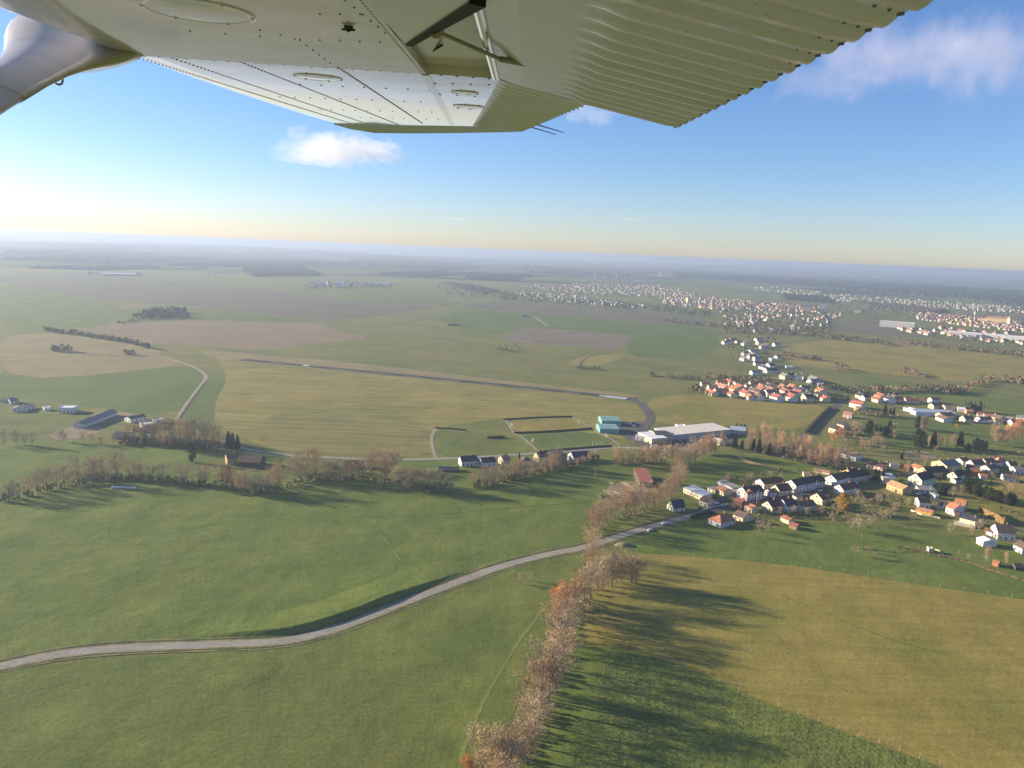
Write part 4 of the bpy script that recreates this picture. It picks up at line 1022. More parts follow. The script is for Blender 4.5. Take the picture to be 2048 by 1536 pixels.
# ================================================================ estate, middle hamlet and the far town
SMALL = {}
def small_house(wall, roof, v):
    """one mesh, walls and roof, for houses of a few pixels"""
    key = (wall, roof, v)
    if key in SMALL: return SMALL[key]
    r = random.Random(v); L, Wd, ev, rise = r.uniform(11, 17), r.uniform(8.5, 10.5), r.uniform(3.6, 5.6), r.uniform(2.6, 3.8)
    x, y = L/2, Wd/2; m = MB()
    w = [((-x,-y,-.5),(x,-y,-.5),(x,-y,ev),(-x,-y,ev)), ((x,y,-.5),(-x,y,-.5),(-x,y,ev),(x,y,ev)), ((x,-y,-.5),(x,y,-.5),(x,y,ev),(x,0,ev+rise),(x,-y,ev)), ((-x,y,-.5),(-x,-y,-.5),(-x,-y,ev),(-x,0,ev+rise),(-x,y,ev))]
    for q in w: m.poly(q, 0)
    X, Y, d = x+.3, y+.5, rise/y*.5; t_ = .25
    for s in (-1, 1):
        m.poly([(-X,s*Y,ev-d+t_),(X,s*Y,ev-d+t_),(X,0,ev+rise+t_),(-X,0,ev+rise+t_)][::-s], 1)
        m.poly([(-X,s*Y,ev-d),(X,s*Y,ev-d),(X,s*Y,ev-d+t_),(-X,s*Y,ev-d+t_)][::-s], 1)
        m.poly([(s*X,-Y,ev-d),(s*X,0,ev+rise),(s*X,0,ev+rise+t_),(s*X,-Y,ev-d+t_)], 1); m.poly([(s*X,Y,ev-d),(s*X,0,ev+rise),(s*X,0,ev+rise+t_),(s*X,Y,ev-d+t_)], 1)
    m.box(x*.5-.4, x*.5+.4, -.4+1, .4+1, ev+rise*.5, ev+rise+1.0, 0)
    SMALL[key] = m
    return m
SMESH = {}
def small_thing(wall, roof, v, p, rz, s=1.0):
    key = (wall, roof, v)
    m = small_house(*key)
    if key not in SMESH:
        wi, ro = MB(), MB()
        for f, k in zip(m.f, m.m): (wi, ro)[k].poly([m.v[i] for i in f])
        SMESH[key] = (wi.mesh('wall', W[wall]), ro.mesh('roof', RF[roof]))
    e = empty('house', p, rz); e.scale = (s, s, s)
    link('wall', SMESH[key][0], e); link('roof', SMESH[key][1], e)
    return e
RN = {'red': 'red', 'orange': 'orange', 'brown': 'brown', 'dark': 'dark', 'grey': 'grey', 'pinkish': 'pinkish', 'maroon': 'maroon', 'slate': 'slate'}
hr = random.Random(21)
def cluster(poly, n, walls, roofs, where, group, minpx, ang, s=1.0, zone_split=None):
    x0, x1 = min(q[0] for q in poly), max(q[0] for q in poly); y0, y1 = min(q[1] for q in poly), max(q[1] for q in poly)
    done = []; tries = 0
    while len(done) < n and tries < n*60:
        tries += 1
        x, y = hr.uniform(x0, x1), hr.uniform(y0, y1)
        if not inside(x, y, poly): continue
        p = P(x, y)
        if any((p-q).length < minpx for q in done): continue
        done.append(p)
        w_, r_, v = hr.choice(walls), hr.choice(roofs), hr.randint(1, 4)
        e = small_thing(w_, r_, v, (p.x, p.y, 0), ang+hr.choice((0, pi/2))+hr.gauss(0, .12), s*hr.uniform(.9, 1.12))
        tag(e, '%s house with %s roof, %s' % (w_, RN[r_], where), 'house', group, tuple(p))
    return done
cluster([(1408,772),(1470,768),(1500,778),(1500,800),(1412,790)], 16, ['pink', 'cream'], ['red', 'orange', 'pinkish'], 'left part of red estate', 'red roofed estate', 17, .25)
cluster([(1500,772),(1580,778),(1580,803),(1500,800)], 17, ['pink', 'white'], ['red', 'red', 'orange', 'brown'], 'middle of red estate', 'red roofed estate', 17, .25)
cluster([(1580,776),(1655,790),(1668,806),(1580,804)], 15, ['white', 'cream'], ['orange', 'red', 'dark'], 'right part of red estate', 'red roofed estate', 17, .25)
cluster([(1555,752),(1640,760),(1640,768),(1560,760)], 6, ['white', 'cream'], ['dark', 'grey'], 'behind the red estate', 'red roofed estate', 16, .3)
cluster([(1440,682),(1530,680),(1560,690),(1540,700),(1445,692)], 10, ['white', 'pink'], ['brown', 'grey'], 'back of middle hamlet', 'middle hamlet', 20, .3)
cluster([(1468,710),(1510,706),(1525,722),(1480,724)], 6, ['white'], ['grey', 'brown'], 'centre of middle hamlet', 'middle hamlet', 17, .3)
cluster([(1505,730),(1545,732),(1560,746),(1510,744)], 5, ['white', 'pale'], ['slate', 'dark'], 'front of middle hamlet', 'middle hamlet', 17, .3)
cluster([(1715,795),(1790,796),(1830,806),(1745,804)], 7, ['white', 'cream'], ['dark', 'red', 'brown'], 'behind right hamlet road', 'houses of the right hamlet', 17, .2)
cluster([(1870,835),(1960,838),(2040,846),(2040,852),(1880,845)], 6, ['white', 'cream'], ['brown', 'red'], 'right hamlet edge', 'houses of the right hamlet', 20, .2)
# the town: its nearest houses are single things, those behind them one mass
T1 = [(1445,640),(1560,628),(1660,640),(1660,655),(1560,668),(1450,660)]
T2 = [(1790,655),(1900,668),(2048,690),(2048,700),(1880,682),(1800,664)]
cluster(T1, 24, ['white', 'pale', 'grey', 'cream'], ['brown', 'grey', 'red'], 'near left town edge', 'near houses of the town', 24, .35)
cluster([(1790,650),(1880,662),(1880,676),(1800,662)], 18, ['white', 'pink'], ['red', 'brown', 'pinkish'], 'right of long town hall', 'near houses of the town', 20, .2)
cluster([(1880,655),(2040,668),(2048,690),(1890,676)], 34, ['white', 'cream', 'pink'], ['red', 'orange', 'brown', 'grey'], 'right end of town', 'near houses of the town', 22, .2)
mb = MB(); TW = ['white', 'cream', 'pink', 'yellow', 'pale', 'grey']; TR = ['brown', 'grey', 'orange', 'red', 'pinkish', 'slate', 'maroon']
mats = [W[k] for k in TW]+[RF[k] for k in TR]
def mass(poly, n, walls, roofs, ang, sz=1.0, clump=0.0):
    x0, x1 = min(q[0] for q in poly), max(q[0] for q in poly); y0, y1 = min(q[1] for q in poly), max(q[1] for q in poly)
    n = int(n*2.0); k = tries = 0
    while k < n and tries < n*40:
        tries += 1
        x, y = hr.uniform(x0, x1), hr.uniform(y0, y1)
        if not inside(x, y, poly): continue
        p = P(x, y)
        if clump and noise.noise(Vector((p.x/90, p.y/150, 5))) < clump: continue
        k += 1
        wi, ri = TW.index(hr.choice(walls)), 6+TR.index(hr.choice(roofs))
        m = small_house('white', 'brown', hr.randint(1, 4)); a = ang+hr.choice((0, pi/2))+hr.gauss(0, .2); s = sz*.66*hr.uniform(.7, 1.3)
        b = len(mb.v); ca, sa = cos(a)*s, sin(a)*s
        mb.v += [(p.x+v[0]*ca-v[1]*sa, p.y+v[0]*sa+v[1]*ca, v[2]*s) for v in m.v]
        mb.f += [tuple(b+i for i in f) for f in m.f]; mb.m += [(wi, ri)[q] for q in m.m]
W1, W2 = ['cream', 'pale', 'pale', 'grey', 'grey'], ['cream', 'pink', 'yellow', 'pale', 'grey', 'grey']
mass([(1030,572),(1180,566),(1330,572),(1410,592),(1360,596),(1230,590),(1120,584)], 330, W1, ['grey', 'brown', 'slate', 'orange'], .3, 1.0)
mass([(1025,582),(1120,588),(1210,600),(1300,612),(1290,618),(1180,608),(1060,596)], 110, W1, ['brown', 'grey', 'orange'], .3)
mass([(1320,596),(1400,594),(1540,606),(1640,616),(1640,624),(1540,622),(1420,618),(1330,608)], 260, W2, ['orange', 'maroon', 'pinkish', 'brown', 'brown'], .2, 1.15)
mass([(1560,585),(1700,590),(1900,604),(2048,616),(2048,628),(1900,618),(1700,606),(1590,600)], 260, W1, ['grey', 'brown', 'orange'], .25)
mass([(1830,625),(1940,634),(2060,646),(2060,666),(1960,655),(1840,640)], 210, W2, ['orange', 'maroon', 'pinkish', 'brown'], .15, 1.15)
mass([(1440,618),(1640,624),(1700,630),(1660,640),(1450,640)], 55, W1, ['brown', 'grey', 'orange'], .25)
mass([(1450,642),(1660,640),(1660,655),(1540,668),(1450,660)], 14, W1, ['brown', 'grey'], .3)
mass([(1500,572),(1640,580),(1640,590),(1510,582)], 34, W1, ['orange', 'grey'], .3)
mass([(1180,548),(1340,548),(1340,556),(1160,558)], 30, W1, ['grey', 'orange'], .2, 1.2)
mass([(612,566),(780,566),(780,573),(620,574)], 26, W1, ['orange', 'grey'], .2, 1.4)
mass([(945,584),(975,582),(970,590),(948,590)], 5, W2, ['orange'], .2, 1.3)
mass([(400,545),(480,540),(480,548),(400,550)], 8, W1, ['grey'], .2, 1.3)
mass([(170,548),(280,546),(280,551),(180,552)], 5, W1, ['grey'], .2, 1.8)
mass([(1740,548),(1850,553),(1850,560),(1750,556)], 12, W1, ['grey'], .2, 1.8)
mass([(1060,528),(1330,530),(1330,534),(1060,533)], 6, W1, ['grey'], .2, 2.4)
o = mb.build('town_houses', mats); o['kind'] = 'stuff'; o['label'] = 'dense mass of far pale houses of the town'; o['category'] = 'houses'
# tall or long buildings of the town that can be told apart
def block(x, y, wpx, hpx, depth, wall, roof, label, kind='hip', name='town_hall', cat='building'):
    p = P(x, y); k = mpp(x, y)
    e = empty(name, (p.x, p.y, 0), atan2(-p.x, p.y)*1.0)
    h = hmp(x, y, hpx)
    house_parts(e, wpx*k, depth, h*.72 if kind != 'flat' else h, h*.28, wall, roof, kind, 0, 0)
    tag(e, label, cat, None, tuple(p))
    return e
block(1793,655,62,11,30,'white','white','long white hall with flat roof in front of the town','flat','hall','hall')
block(1611,622,22,12,25,'cream','brown','long cream building with brown roof in the middle of the town')
block(1646,622,10,14,16,'grey','grey','tall grey apartment block in the town','flat','apartment_block')
block(1560,620,12,11,18,'yellow','orange','yellow building with orange roof in the town')
block(1713,626,14,6,18,'yellow','grey','low yellow hall right of the apartment block','flat','hall','hall')
block(1995,646,46,13,20,'yellow','pinkish','large yellow building with pinkish roof at the right of the town')
block(1928,672,60,7,40,'white','white','long white factory hall at the front of the town','flat','hall','hall')
block(1985,676,40,7,40,'white','white','white factory hall right of the long one','flat','hall','hall')
block(2030,680,34,7,40,'white','white','white factory hall at the right edge','flat','hall','hall')
block(640,573,24,7,40,'white','orange','white and orange works far on the left','flat','factory','factory')
block(680,574,14,9,30,'white','white','tall white silo building far on the left','flat','factory','factory')
block(735,572,22,7,40,'white','orange','works with orange front far beyond the plough','flat','factory','factory')
block(765,570,30,4,30,'white','white','long low white hall far beyond the plough','flat','factory','factory')
block(238,551,60,4,60,'white','white','very long pale factory hall far on the left','flat','factory','factory')
block(1278,566,20,5,30,'white','white','long white building above the hillside houses','flat','school','building')
block(907,651,22,3.2,14,'dark','dark','lone dark field barn with white wall in the green field','gable','barn','barn')
block(1050,634,10,4,10,'grey','dark','lone farm building at the end of the pale track','gable','barn','barn')
def tower(x, y, wpx, hpx, wall, roof, label, spire=.35):
    p = P(x, y); k = mpp(x, y); h = hmp(x, y, hpx); w = wpx*k/2
    e = empty('church_tower', (p.x, p.y, 0), .3)
    m = MB(); m.box(-w, w, -w, w, -.5, h*(1-spire)); m.build('wall', W[wall], e)
    m = MB(); v = w*1.1; z = h*(1-spire)+.03
    for a, b in (((-v,-v),(v,-v)), ((v,-v),(v,v)), ((v,v),(-v,v)), ((-v,v),(-v,-v))): m.poly([(*a, z), (*b, z), (0, 0, h)])
    m.poly([(-v,-v,z),(-v,v,z),(v,v,z),(v,-v,z)]); m.build('roof', RF[roof], e)
    for s in (-1, 1):
        m = MB(); m.box(-w*.3, w*.3, s*w-.06, s*w+.06, h*.42, h*.55); m.build('window', GLASS, e)
    tag(e, label, 'church tower', None, tuple(p))
tower(1376,606,7,13,'yellow','grey','pale yellow church tower above the roofs of the town', .2)
tower(1950,630,3,18,'grey','slate','thin grey spire standing in the right part of the town', .6)
tower(2018,650,6,18,'cream','pinkish','cream church tower at the right end of the town', .25)
p = P(1320, 552); h = hmp(1320, 552, 8)
e = empty('water_tower', (p.x, p.y, 0)); m = MB(); m.tube((0,0,-.5), (0,0,h*.7), h*.13, h*.11, 10); m.build('shaft', W['white'], e, True)
m = MB(); m.loft([[(h*r*cos(a*pi/6), h*r*sin(a*pi/6), h*z) for a in range(12)] for r, z in ((.12,.68),(.24,.80),(.25,.95),(.10,1.0))]); m.build('tank', W['white'], e, True)
tag(e, 'white water tower on the rise above the town', 'water tower', None, tuple(p))
# trees and bushes of the far plain, seen only as scrub
mb = MB(); sr = random.Random(77)
def scrub(poly, n, h, mi):
    x0, x1 = min(q[0] for q in poly), max(q[0] for q in poly); y0, y1 = min(q[1] for q in poly), max(q[1] for q in poly)
    k = tries = 0
    while k < n and tries < n*50:
        tries += 1
        x, y = sr.uniform(x0, x1), sr.uniform(y0, y1)
        if not inside(x, y, poly): continue
        k += 1; bush_at(P(x, y), h*sr.uniform(.55, 1.3), mi)
def bush_at(p, h, mi):
    i = mi if isinstance(mi, int) else sr.choice(mi)
    n = 26
    for _ in range(n):
        d = Vector((sr.gauss(0, 1), sr.gauss(0, 1), sr.gauss(0, 1))).normalized()
        c = Vector((p.x, p.y, h*.52))+Vector((d.x*h*.36, d.y*h*.36, d.z*h*.44))*sr.uniform(.5, 1.0)
        u = d.orthogonal().normalized()*h*sr.uniform(.08, .17); w_ = d.cross(u).normalized()*h*sr.uniform(.10, .2)
        up = Vector((0, 0, h*.14))
        mb.poly([c-u-up, c+u-up*.4, c+w_+up], i)
def scrub_line(pts, n, h, mi, jit=1.5):
    for x, y in along(pts, n, jit): bush_at(P(x, y), h*sr.uniform(.6, 1.25), mi)
SM = [foliage('scrub_grey', (.22,.18,.125)), foliage('scrub_brown', (.25,.17,.105)), F_FIR, F_EVER, foliage('scrub_ochre', (.29,.21,.115))]
scrub_line([(88,662),(150,670),(200,678),(255,686),(300,698)], 90, 8, [0,0,3]); scrub_line([(105,703),(145,703)], 16, 9, [0]); scrub_line([(250,710),(272,710)], 8, 7, [0,2]); scrub_line([(145,706),(200,712),(250,711)], 22, 2, [0], .4)
scrub([(300,624),(330,619),(372,626),(384,637),(310,638),(262,635)], 150, 11, [0,0,3]); scrub([(490,543),(600,540),(640,548),(500,550)], 110, 13, [0,3]); scrub([(330,640),(290,636),(262,640),(235,648)], 20, 6, [0,1]); scrub_line([(235,648),(280,642)], 18, 5, [0]); scrub_line([(1150,737),(1185,738),(1205,741)], 22, 5, [0,3]); scrub_line([(1295,752),(1310,752)], 10, 6, [0,1]); scrub_line([(1335,756),(1400,760)], 26, 6, [0,1])
scrub_line([(1260,730),(1350,736),(1400,745)], 20, 2, [0], .4); scrub_line([(1315,745),(1335,722)], 14, 2, [0], .3); scrub_line([(990,715),(1040,726),(1090,730)], 12, 2.5, [0], .5)
scrub_line([(1330,643),(1430,654),(1445,656)], 50, 10, [0,1,2], 2); scrub_line([(1105,616),(1100,618),(1200,632),(1270,640)], 9, 7, [0,1], 1)
scrub_line([(995,700),(1040,705)], 22, 4, [0,2,3], 3); scrub_line([(1230,663),(1265,666)], 10, 4, [0,3])
scrub_line([(905,607),(1000,618),(1100,632)], 30, 5, [0], .6); scrub_line([(760,600),(905,612)], 22, 5, [0], .6)
scrub_line([(1560,710),(1600,716),(1645,722)], 40, 8, [0,1,1], 2); scrub_line([(1570,735),(1680,745),(1800,753),(1850,757)], 40, 3, [0,3], .6); scrub_line([(1670,735),(1695,742)], 8, 10, [0,4])
scrub_line([(1800,742),(1850,756)], 22, 9, [1,4]); scrub_line([(1655,675),(1700,680),(1790,692)], 60, 9, [0,1,3], 3); scrub_line([(1795,685),(1870,694),(1950,702),(2060,714)], 120, 10, [0,1,1,4], 4)
scrub_line([(1550,668),(1600,670),(1655,676),(1720,682)], 70, 10, [0,1,4,2], 4); scrub_line([(1385,780),(1410,788)], 16, 8, [0,1,2], 4); scrub_line([(1410,757),(1500,762),(1580,772)], 55, 8, [0,1,1], 3)
scrub_line([(1700,785),(1780,782),(1860,784),(1920,788)], 60, 9, [0,4,1,2], 4); scrub_line([(1660,800),(1700,800)], 14, 7, [2,3], 5); scrub_line([(1620,770),(1700,786)], 40, 8, [2,0,3], 5)
scrub_line([(1860,780),(1930,786),(1945,772),(1990,758)], 60, 9, [1,4,1], 4); scrub_line([(2000,760),(2060,770)], 30, 10, [1,4], 5); scrub_line([(1930,822),(1960,826)], 14, 11, [0,2], 3)
scrub([(1440,625),(1660,630),(1660,672),(1450,668)], 560, 9, [0,1,2,3]); scrub([(1000,585),(1300,610),(1420,625),(1420,636),(1290,622),(1000,600)], 480, 9, [0,2,2,3])
scrub([(1020,568),(1320,568),(1420,600),(1000,590)], 800, 7, [0,2,3]); scrub([(1420,600),(2060,625),(2060,650),(1840,640),(1440,625)], 1100, 8, [0,1,2,3]); scrub([(1860,645),(2060,668),(2060,700),(1860,678)], 200, 8, [0,1,2,3])
scrub([(1560,580),(2060,610),(2060,625),(1560,605)], 480, 9, [0,2,3]); scrub([(1440,676),(1560,680),(1570,740),(1460,735)], 60, 8, [0,1,2]); scrub([(1410,770),(1660,785),(1665,806),(1412,792)], 90, 6, [0,2,3])
scrub([(1660,850),(1790,850),(1790,905),(1700,905)], 40, 6, [0,1,3]); scrub([(610,572),(790,572),(790,580),(610,580)], 60, 10, [0,2]); scrub([(860,570),(1000,578),(1010,600),(900,594)], 120, 12, [0,1])
scrub([(995,690),(1040,692),(1045,704),(998,706)], 12, 4, [0,2]); scrub_line([(1700,825),(1720,830),(1800,836)], 16, 7, [0,1], 4); scrub_line([(1710,1095),(1790,1105),(1850,1100)], 20, 2, [0], 2)
scrub_line([(1380,775),(1372,790)], 12, 3, [0], .5)
scrub_line([(150,955),(300,962),(380,970),(470,978)], 70, 4.5, [0,0,4,3], 6); scrub_line([(0,1004),(60,990),(150,970),(240,966)], 40, 4.5, [0,1,3], 6); scrub_line([(470,985),(545,984),(620,958),(690,962),(800,966),(850,984),(905,980)], 90, 4.5, [0,1,4,3], 7)
scrub_line([(945,976),(1010,962),(1075,948),(1200,918)], 110, 4.5, [0,1,4], 5); scrub_line([(240,885),(350,892),(440,896)], 90, 6, [0,1], 8); scrub_line([(1230,928),(1330,924)], 40, 4, [0,1], 5)
scrub_line([(1040,1530),(1085,1420),(1118,1345),(1122,1290),(1145,1240),(1200,1180)], 60, 3, [0,1,1], 8); scrub_line([(1190,1075),(1225,1040),(1300,1018),(1345,985),(1370,950)], 50, 3, [0,1], 6)
scrub([(1490,885),(1690,930),(1690,945),(1500,905)], 90, 4.5, [0,1,2], ); scrub([(1640,1000),(1810,1000),(1800,1040),(1660,1040)], 45, 3.5, [0,1,3]); scrub([(1440,955),(1500,960),(1500,968),(1450,970)], 20, 3.5, [0,1]); scrub([(1500,1000),(1660,1000),(1650,1040),(1520,1040)], 26, 3, [0,3])
scrub([(1700,900),(2048,900),(2048,1000),(1700,960)], 90, 4, [0,1,2,3])
scrub([(1470,1000),(1660,985),(1660,1040),(1500,1045)], 40, 3, [0,1,3]); scrub([(1690,960),(1900,950),(2040,985),(2040,1060),(1850,1010),(1700,1010)], 90, 3, [0,1,3,2]); scrub([(1480,945),(1640,938),(1640,950),(1500,962)], 25, 3, [0,1])
o = mb.build('scrub', SM); o['kind'] = 'stuff'; o['label'] = 'far hedges, bushes and town trees as one mass'; o['category'] = 'scrub'
# ================================================================ the aircraft's wing overhead
WH = 0.43                                    # metres from the eye up to the wing's underside
_s = Vector((.020, .237, -1)).normalized()   # spanwise, outward
_c = Vector((1, -.065, .005)); _c = (_c-_s*_c.dot(_s)).normalized()   # chordwise, rearward
_n = _c.cross(_s)                            # up through the wing
WROT = CAMROT @ Matrix((_c, _s, _n)).transposed()
def wpix(x, y, dn=0.0):
    """(u rearward, w outward, dn up) of the wing point at height dn seen at a photo pixel"""
    q = Vector(((x-1024)/FPX, (768-y)/FPX, -1))
    v = q*((WH+dn)/_n.dot(q))
    return Vector((v.dot(_c), v.dot(_s), dn))
def wspan(x, y, w):
    q = Vector(((x-1024)/FPX, (768-y)/FPX, -1))
    v = q*(w/_s.dot(q))
    return Vector((v.dot(_c), v.dot(_s), v.dot(_n)-WH))
air = empty('aeroplane')
air.matrix_world = Matrix.Translation(EYE+(CAMROT @ _n)*WH) @ WROT.to_4x4()
tag(air, 'white high wing light aircraft whose wing, flap and strut fill the top', 'aeroplane', None, None, 'same')
def paint(name, c, rough, spec=.5, coat=.0, dirt=.12, bumpy=0.0):
    t = NT(name); p = t.pos(True)
    n = t.noise(t.mapped(p, (1.2, 4, 1)), 2.2, 5, .6)
    k = t.ramp(n, [(.3, sc(c, 1-dirt)), (.65, c)])
    st = t.noise(t.mapped(p, (.5, 9, 1)), 3.0, 4, .65)
    k = t.mix(1.0, k, t.ramp(st, [(.28, (1-dirt*1.6, 1-dirt*1.7, 1-dirt*1.9)), (.5, (1, 1, 1))]), 'MULTIPLY')
    sp = t.noise(p, 60.0, 2, .5)
    k = t.mix(1.0, k, t.ramp(sp, [(.25, (.72, .70, .66)), (.33, (1, 1, 1))]), 'MULTIPLY')
    t.col(k); t.setp(Roughness=rough, Specular_IOR_Level=spec, Coat_Weight=coat, Coat_Roughness=.06)
    h = t.noise(t.mapped(p, (1, 1.4, 1)), 2.6, 2, .5)
    t.bump(h, .35*bumpy, .03)
    return t.mat
SKIN = paint('wing_paint', (.80, .81, 1.0), .26, .5, .9, .08, .5)  # blue put into white paint against olive light bounced off the fields
SKIN_OUT = paint('wing_paint_outer', (.86, .81, .79), .10, .5, 1.0, .06, .25)
FLAPM = paint('flap_paint', (.76, .79, 1.0), .36, .5, .6, .08, .2)  # bluer still, against the same bounced light
BLACKM = plain('black_part_and_gap', (.015, .015, .016), .6, .2, 8, .3)
STEEL = plain('steel', (.35, .34, .32), .35, .15, 10, .5, .8)
STRUTM = paint('strut_paint', (.50, .48, .41), .3, .5, .5, .1, .3)  # separate tint, set against the lilac light of the sky
RIV = plain('rivet_paint', (.17, .165, .16), .5, .2, 10, .4)
Z1 = OUT_RISE
A_ = wpix(236, 109); S0, S1 = wpix(727, 0), wpix(847, 148); TL = wpix(672, 249, Z1)
def wout(x, y):
    z = 0.0
    for _ in range(8):
        v = wpix(x, y, z); z = max(0.0, Z1*(v.y-A_.y)/(TL.y-A_.y))
    return v
TS = wout(905, 251); FC = wpix(1010, 160); HT = wout(944, 253); HI = wout(1044, 173)
print('WING', 'A', A_, 'S1', S1, 'TL', TL, 'TS', TS, 'FC', FC, 'HT', HT, 'HI', HI)
def airfoil(uL, uR, w, z0=0.0, th=.19, zr=0.0, wR=None):
    """closed section: flat underside from the nose to uR, curved top"""
    ch = uR-uL; pts = []; wR = w if wR is None else wR
    for f, z in ((1, .0), (.85, .0), (.7, 0), (.55, 0), (.4, 0), (.28, .0), (.12, .0), (.06, .002), (.03, .010), (.012, .024), (.003, .045), (0, .07), (.01, .11), (.05, .15), (.15, .18), (.3, .19), (.6, .16), (1, .11)):
        pts.append(Vector((uL+f*ch, w+(wR-w)*f, z0+zr*f+z*th/.19)))
    return pts
m = MB()
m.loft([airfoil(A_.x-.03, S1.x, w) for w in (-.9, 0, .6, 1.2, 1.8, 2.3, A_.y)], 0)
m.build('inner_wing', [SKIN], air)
# outer panel, tapering to the tip, turned a little up towards the tip so that it mirrors the sky
m = MB(); K = 6
rings = []
for k in range(K+1):
    f = k/K
    a, b = A_.lerp(Vector((TL.x, TL.y, 0)), f), FC.lerp(HT, f)
    yL, yR = A_.y+.004+(TL.y-A_.y)*f, FC.y+.004+(HT.y-FC.y)*f
    zL, zR = (Z1*max(0, (q-A_.y))/(TL.y-A_.y) for q in (yL, yR))
    rings.append(airfoil(a.x-.045-.05*sin(pi*f), b.x+.01, yL, .003+zL, .19-.07*f, zR-zL, yR))
m.loft(rings, 0); m.build('outer_wing', [SKIN_OUT], air)
# wing tip fairing that curls down
lip = [(668,250),(700,258),(748,266),(830,267),(930,266),(1036,264),(1042,252)]
top = [(668,249),(700,249.5),(748,250.5),(830,251),(905,251.5),(944,253),(1000,252)]
m = MB(); wt = TL.y+.02
r0 = [wspan(x, y, wt) for x, y in top]; r1 = [wspan(x, y, wt+.12) for x, y in lip]
r2 = [v+Vector((0, .10, .10)) for v in r1]; r3 = [v+Vector((0, .0, .14)) for v in r0]
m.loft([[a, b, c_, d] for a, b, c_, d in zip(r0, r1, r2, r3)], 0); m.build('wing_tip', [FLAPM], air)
# fixed panel ahead of the flap, dark gap strip, and the recess behind it
m = MB()
a, b, c_, d, e_ = wpix(727,-1,-.004), wpix(815,91,-.004), wpix(937,6,-.012), wpix(960,-70,-.012), wpix(650,-95,-.004)
lo = [a, b, c_, d, e_]; hi = [v+Vector((0, 0, .035)) for v in lo]
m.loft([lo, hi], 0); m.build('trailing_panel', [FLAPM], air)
m = MB(); q0, q1 = wpix(811,91,-.008), wpix(938,7,-.016); g = Vector((.018, .012, 0))
m.loft([[q0, q0+g, q0+g+Vector((0,0,.06)), q0+Vector((0,0,.06))], [q1, q1+g*2, q1+g*2+Vector((0,0,.06)), q1+Vector((0,0,.06))]], 0); m.build('gap_shade', [BLACKM], air)  # black strip painted as the shade inside the gap
m = MB(); lo = [wpix(790,60,.03), wpix(838,158,.03), wpix(1024,166,.035), wpix(960,-60,.05), wpix(800,-60,.05)]
m.loft([lo, [v+Vector((0,0,.02)) for v in lo]], 0)
m.build('flap_recess', [FLAPM], air)
# flap: its end profile comes from the photograph, the flap is that profile drawn inboard
wF = FC.y
end = [wspan(x, y, wF) for x, y in ((990,152),(1002,158),(1020,165),(1044,173),(1114,190),(1235,222),(1355,253))]
print('FLAP', [tuple(round(q, 3) for q in v) for v in end])
def flap_section(w, bead):
    pts = []
    n1, n2 = 5, 10
    p0 = end[0]
    low = [end[0], end[1], end[2], end[3], end[4]]
    for v in low: pts.append(Vector((v.x, w, v.z)))
    a_, b_ = end[4], end[6]
    nd = Vector((-(b_.z-a_.z), 0, b_.x-a_.x)).normalized()*-1
    for k in range(1, n2+1):
        v = a_.lerp(b_, k/n2)
        amp = bead*(1 if 1 < k < n2 else .6 if k == n2 else .25)
        pts.append(Vector((v.x, w, v.z))+nd*amp)
    v = b_; pts.append(Vector((v.x+.002, w, v.z+.006)))
    for k in range(6, -1, -1):
        v = end[min(k, 6)]; pts.append(Vector((v.x-(.02 if k < 3 else 0), w, v.z+.01+.075*(1-k/6)**.8)))
    return pts
tick = [(1359,250),(1371,244.5),(1385,237.5),(1399,230),(1415,222),(1430,214),(1450,205),(1470,194.5),(1494,182),(1519,170),(1548,154),(1582,137.5),(1620,119),(1663,98),(1714,72),(1775,43),(1846,7)]
def te_w(x, y):   # span position of a pixel on the trailing edge line
    q = Vector(((x-1024)/FPX, (768-y)/FPX, -1)); v = q*((WH+end[6].z)/_n.dot(q)); return v.dot(_s)
w0, w1 = te_w(*tick[0]), te_w(*tick[-1]); pitch = (w0-w1)/16
print('TE', w0, w1, pitch, wF)
m = MB(); secs = []
w = wF-.002; k = 0
secs.append(flap_section(w, 0))
c0 = wF-pitch*.5
while c0 > -.6:
    for off, hgt in ((.36, 0), (.24, .55), (.10, 1), (-.10, 1), (-.24, .55), (-.36, 0)):
        secs.append(flap_section(c0+off*pitch, .013*hgt))
    c0 -= pitch
m.loft(secs, 0)
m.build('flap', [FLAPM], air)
m = MB(); w = wF
for i in range(30):
    v = Vector((end[6].x-.006, wF-pitch*(i+.5)+pitch*.42, end[6].z-.002))
    if v.y < -.3: break
    m.tube(v+Vector((-.008, 0, -.003)), v+Vector((.002, 0, -.001)), .0026, .0026, 6)
    for f in (.90, .95): 
        q = end[4].lerp(end[6], f); m.tube((q.x, wF-pitch*(i+1.0), q.z-.001), (q.x, wF-pitch*(i+1.0), q.z-.0035), .0035, .002, 6)
m.build('flap_rivets', [RIV], air)['kind'] = 'stuff'
m = MB(); a, b = end[2], end[4]
m.tube(Vector((end[0].x+.002, wF-.004, end[0].z-.003)), Vector((end[0].x+.002, -.5, end[0].z-.003)), .014, .014, 10); m.build('flap_nose_strip', [SKIN_OUT], air)  # sky highlight along the flap nose, painted as a whiter strip
# flap pushrod
m = MB(); m.tube(wpix(872,62,.02), wpix(1000,118,-.02), .006, .006, 8); m.tube(wpix(1000,118,-.02), wspan(1096,137,wF-.35), .009, .007, 8); m.tube(wpix(872,50,.03), wpix(872,60,.0), .022, .022, 10); m.build('pushrod', [STEEL], air)
m = MB(); m.tube(wpix(858,122,.05), wpix(868,100,.04), .004, .004, 6); m.tube(wpix(868,100,.04), wpix(884,90,.03), .004, .004, 6); m.build('cable', [BLACKM], air)
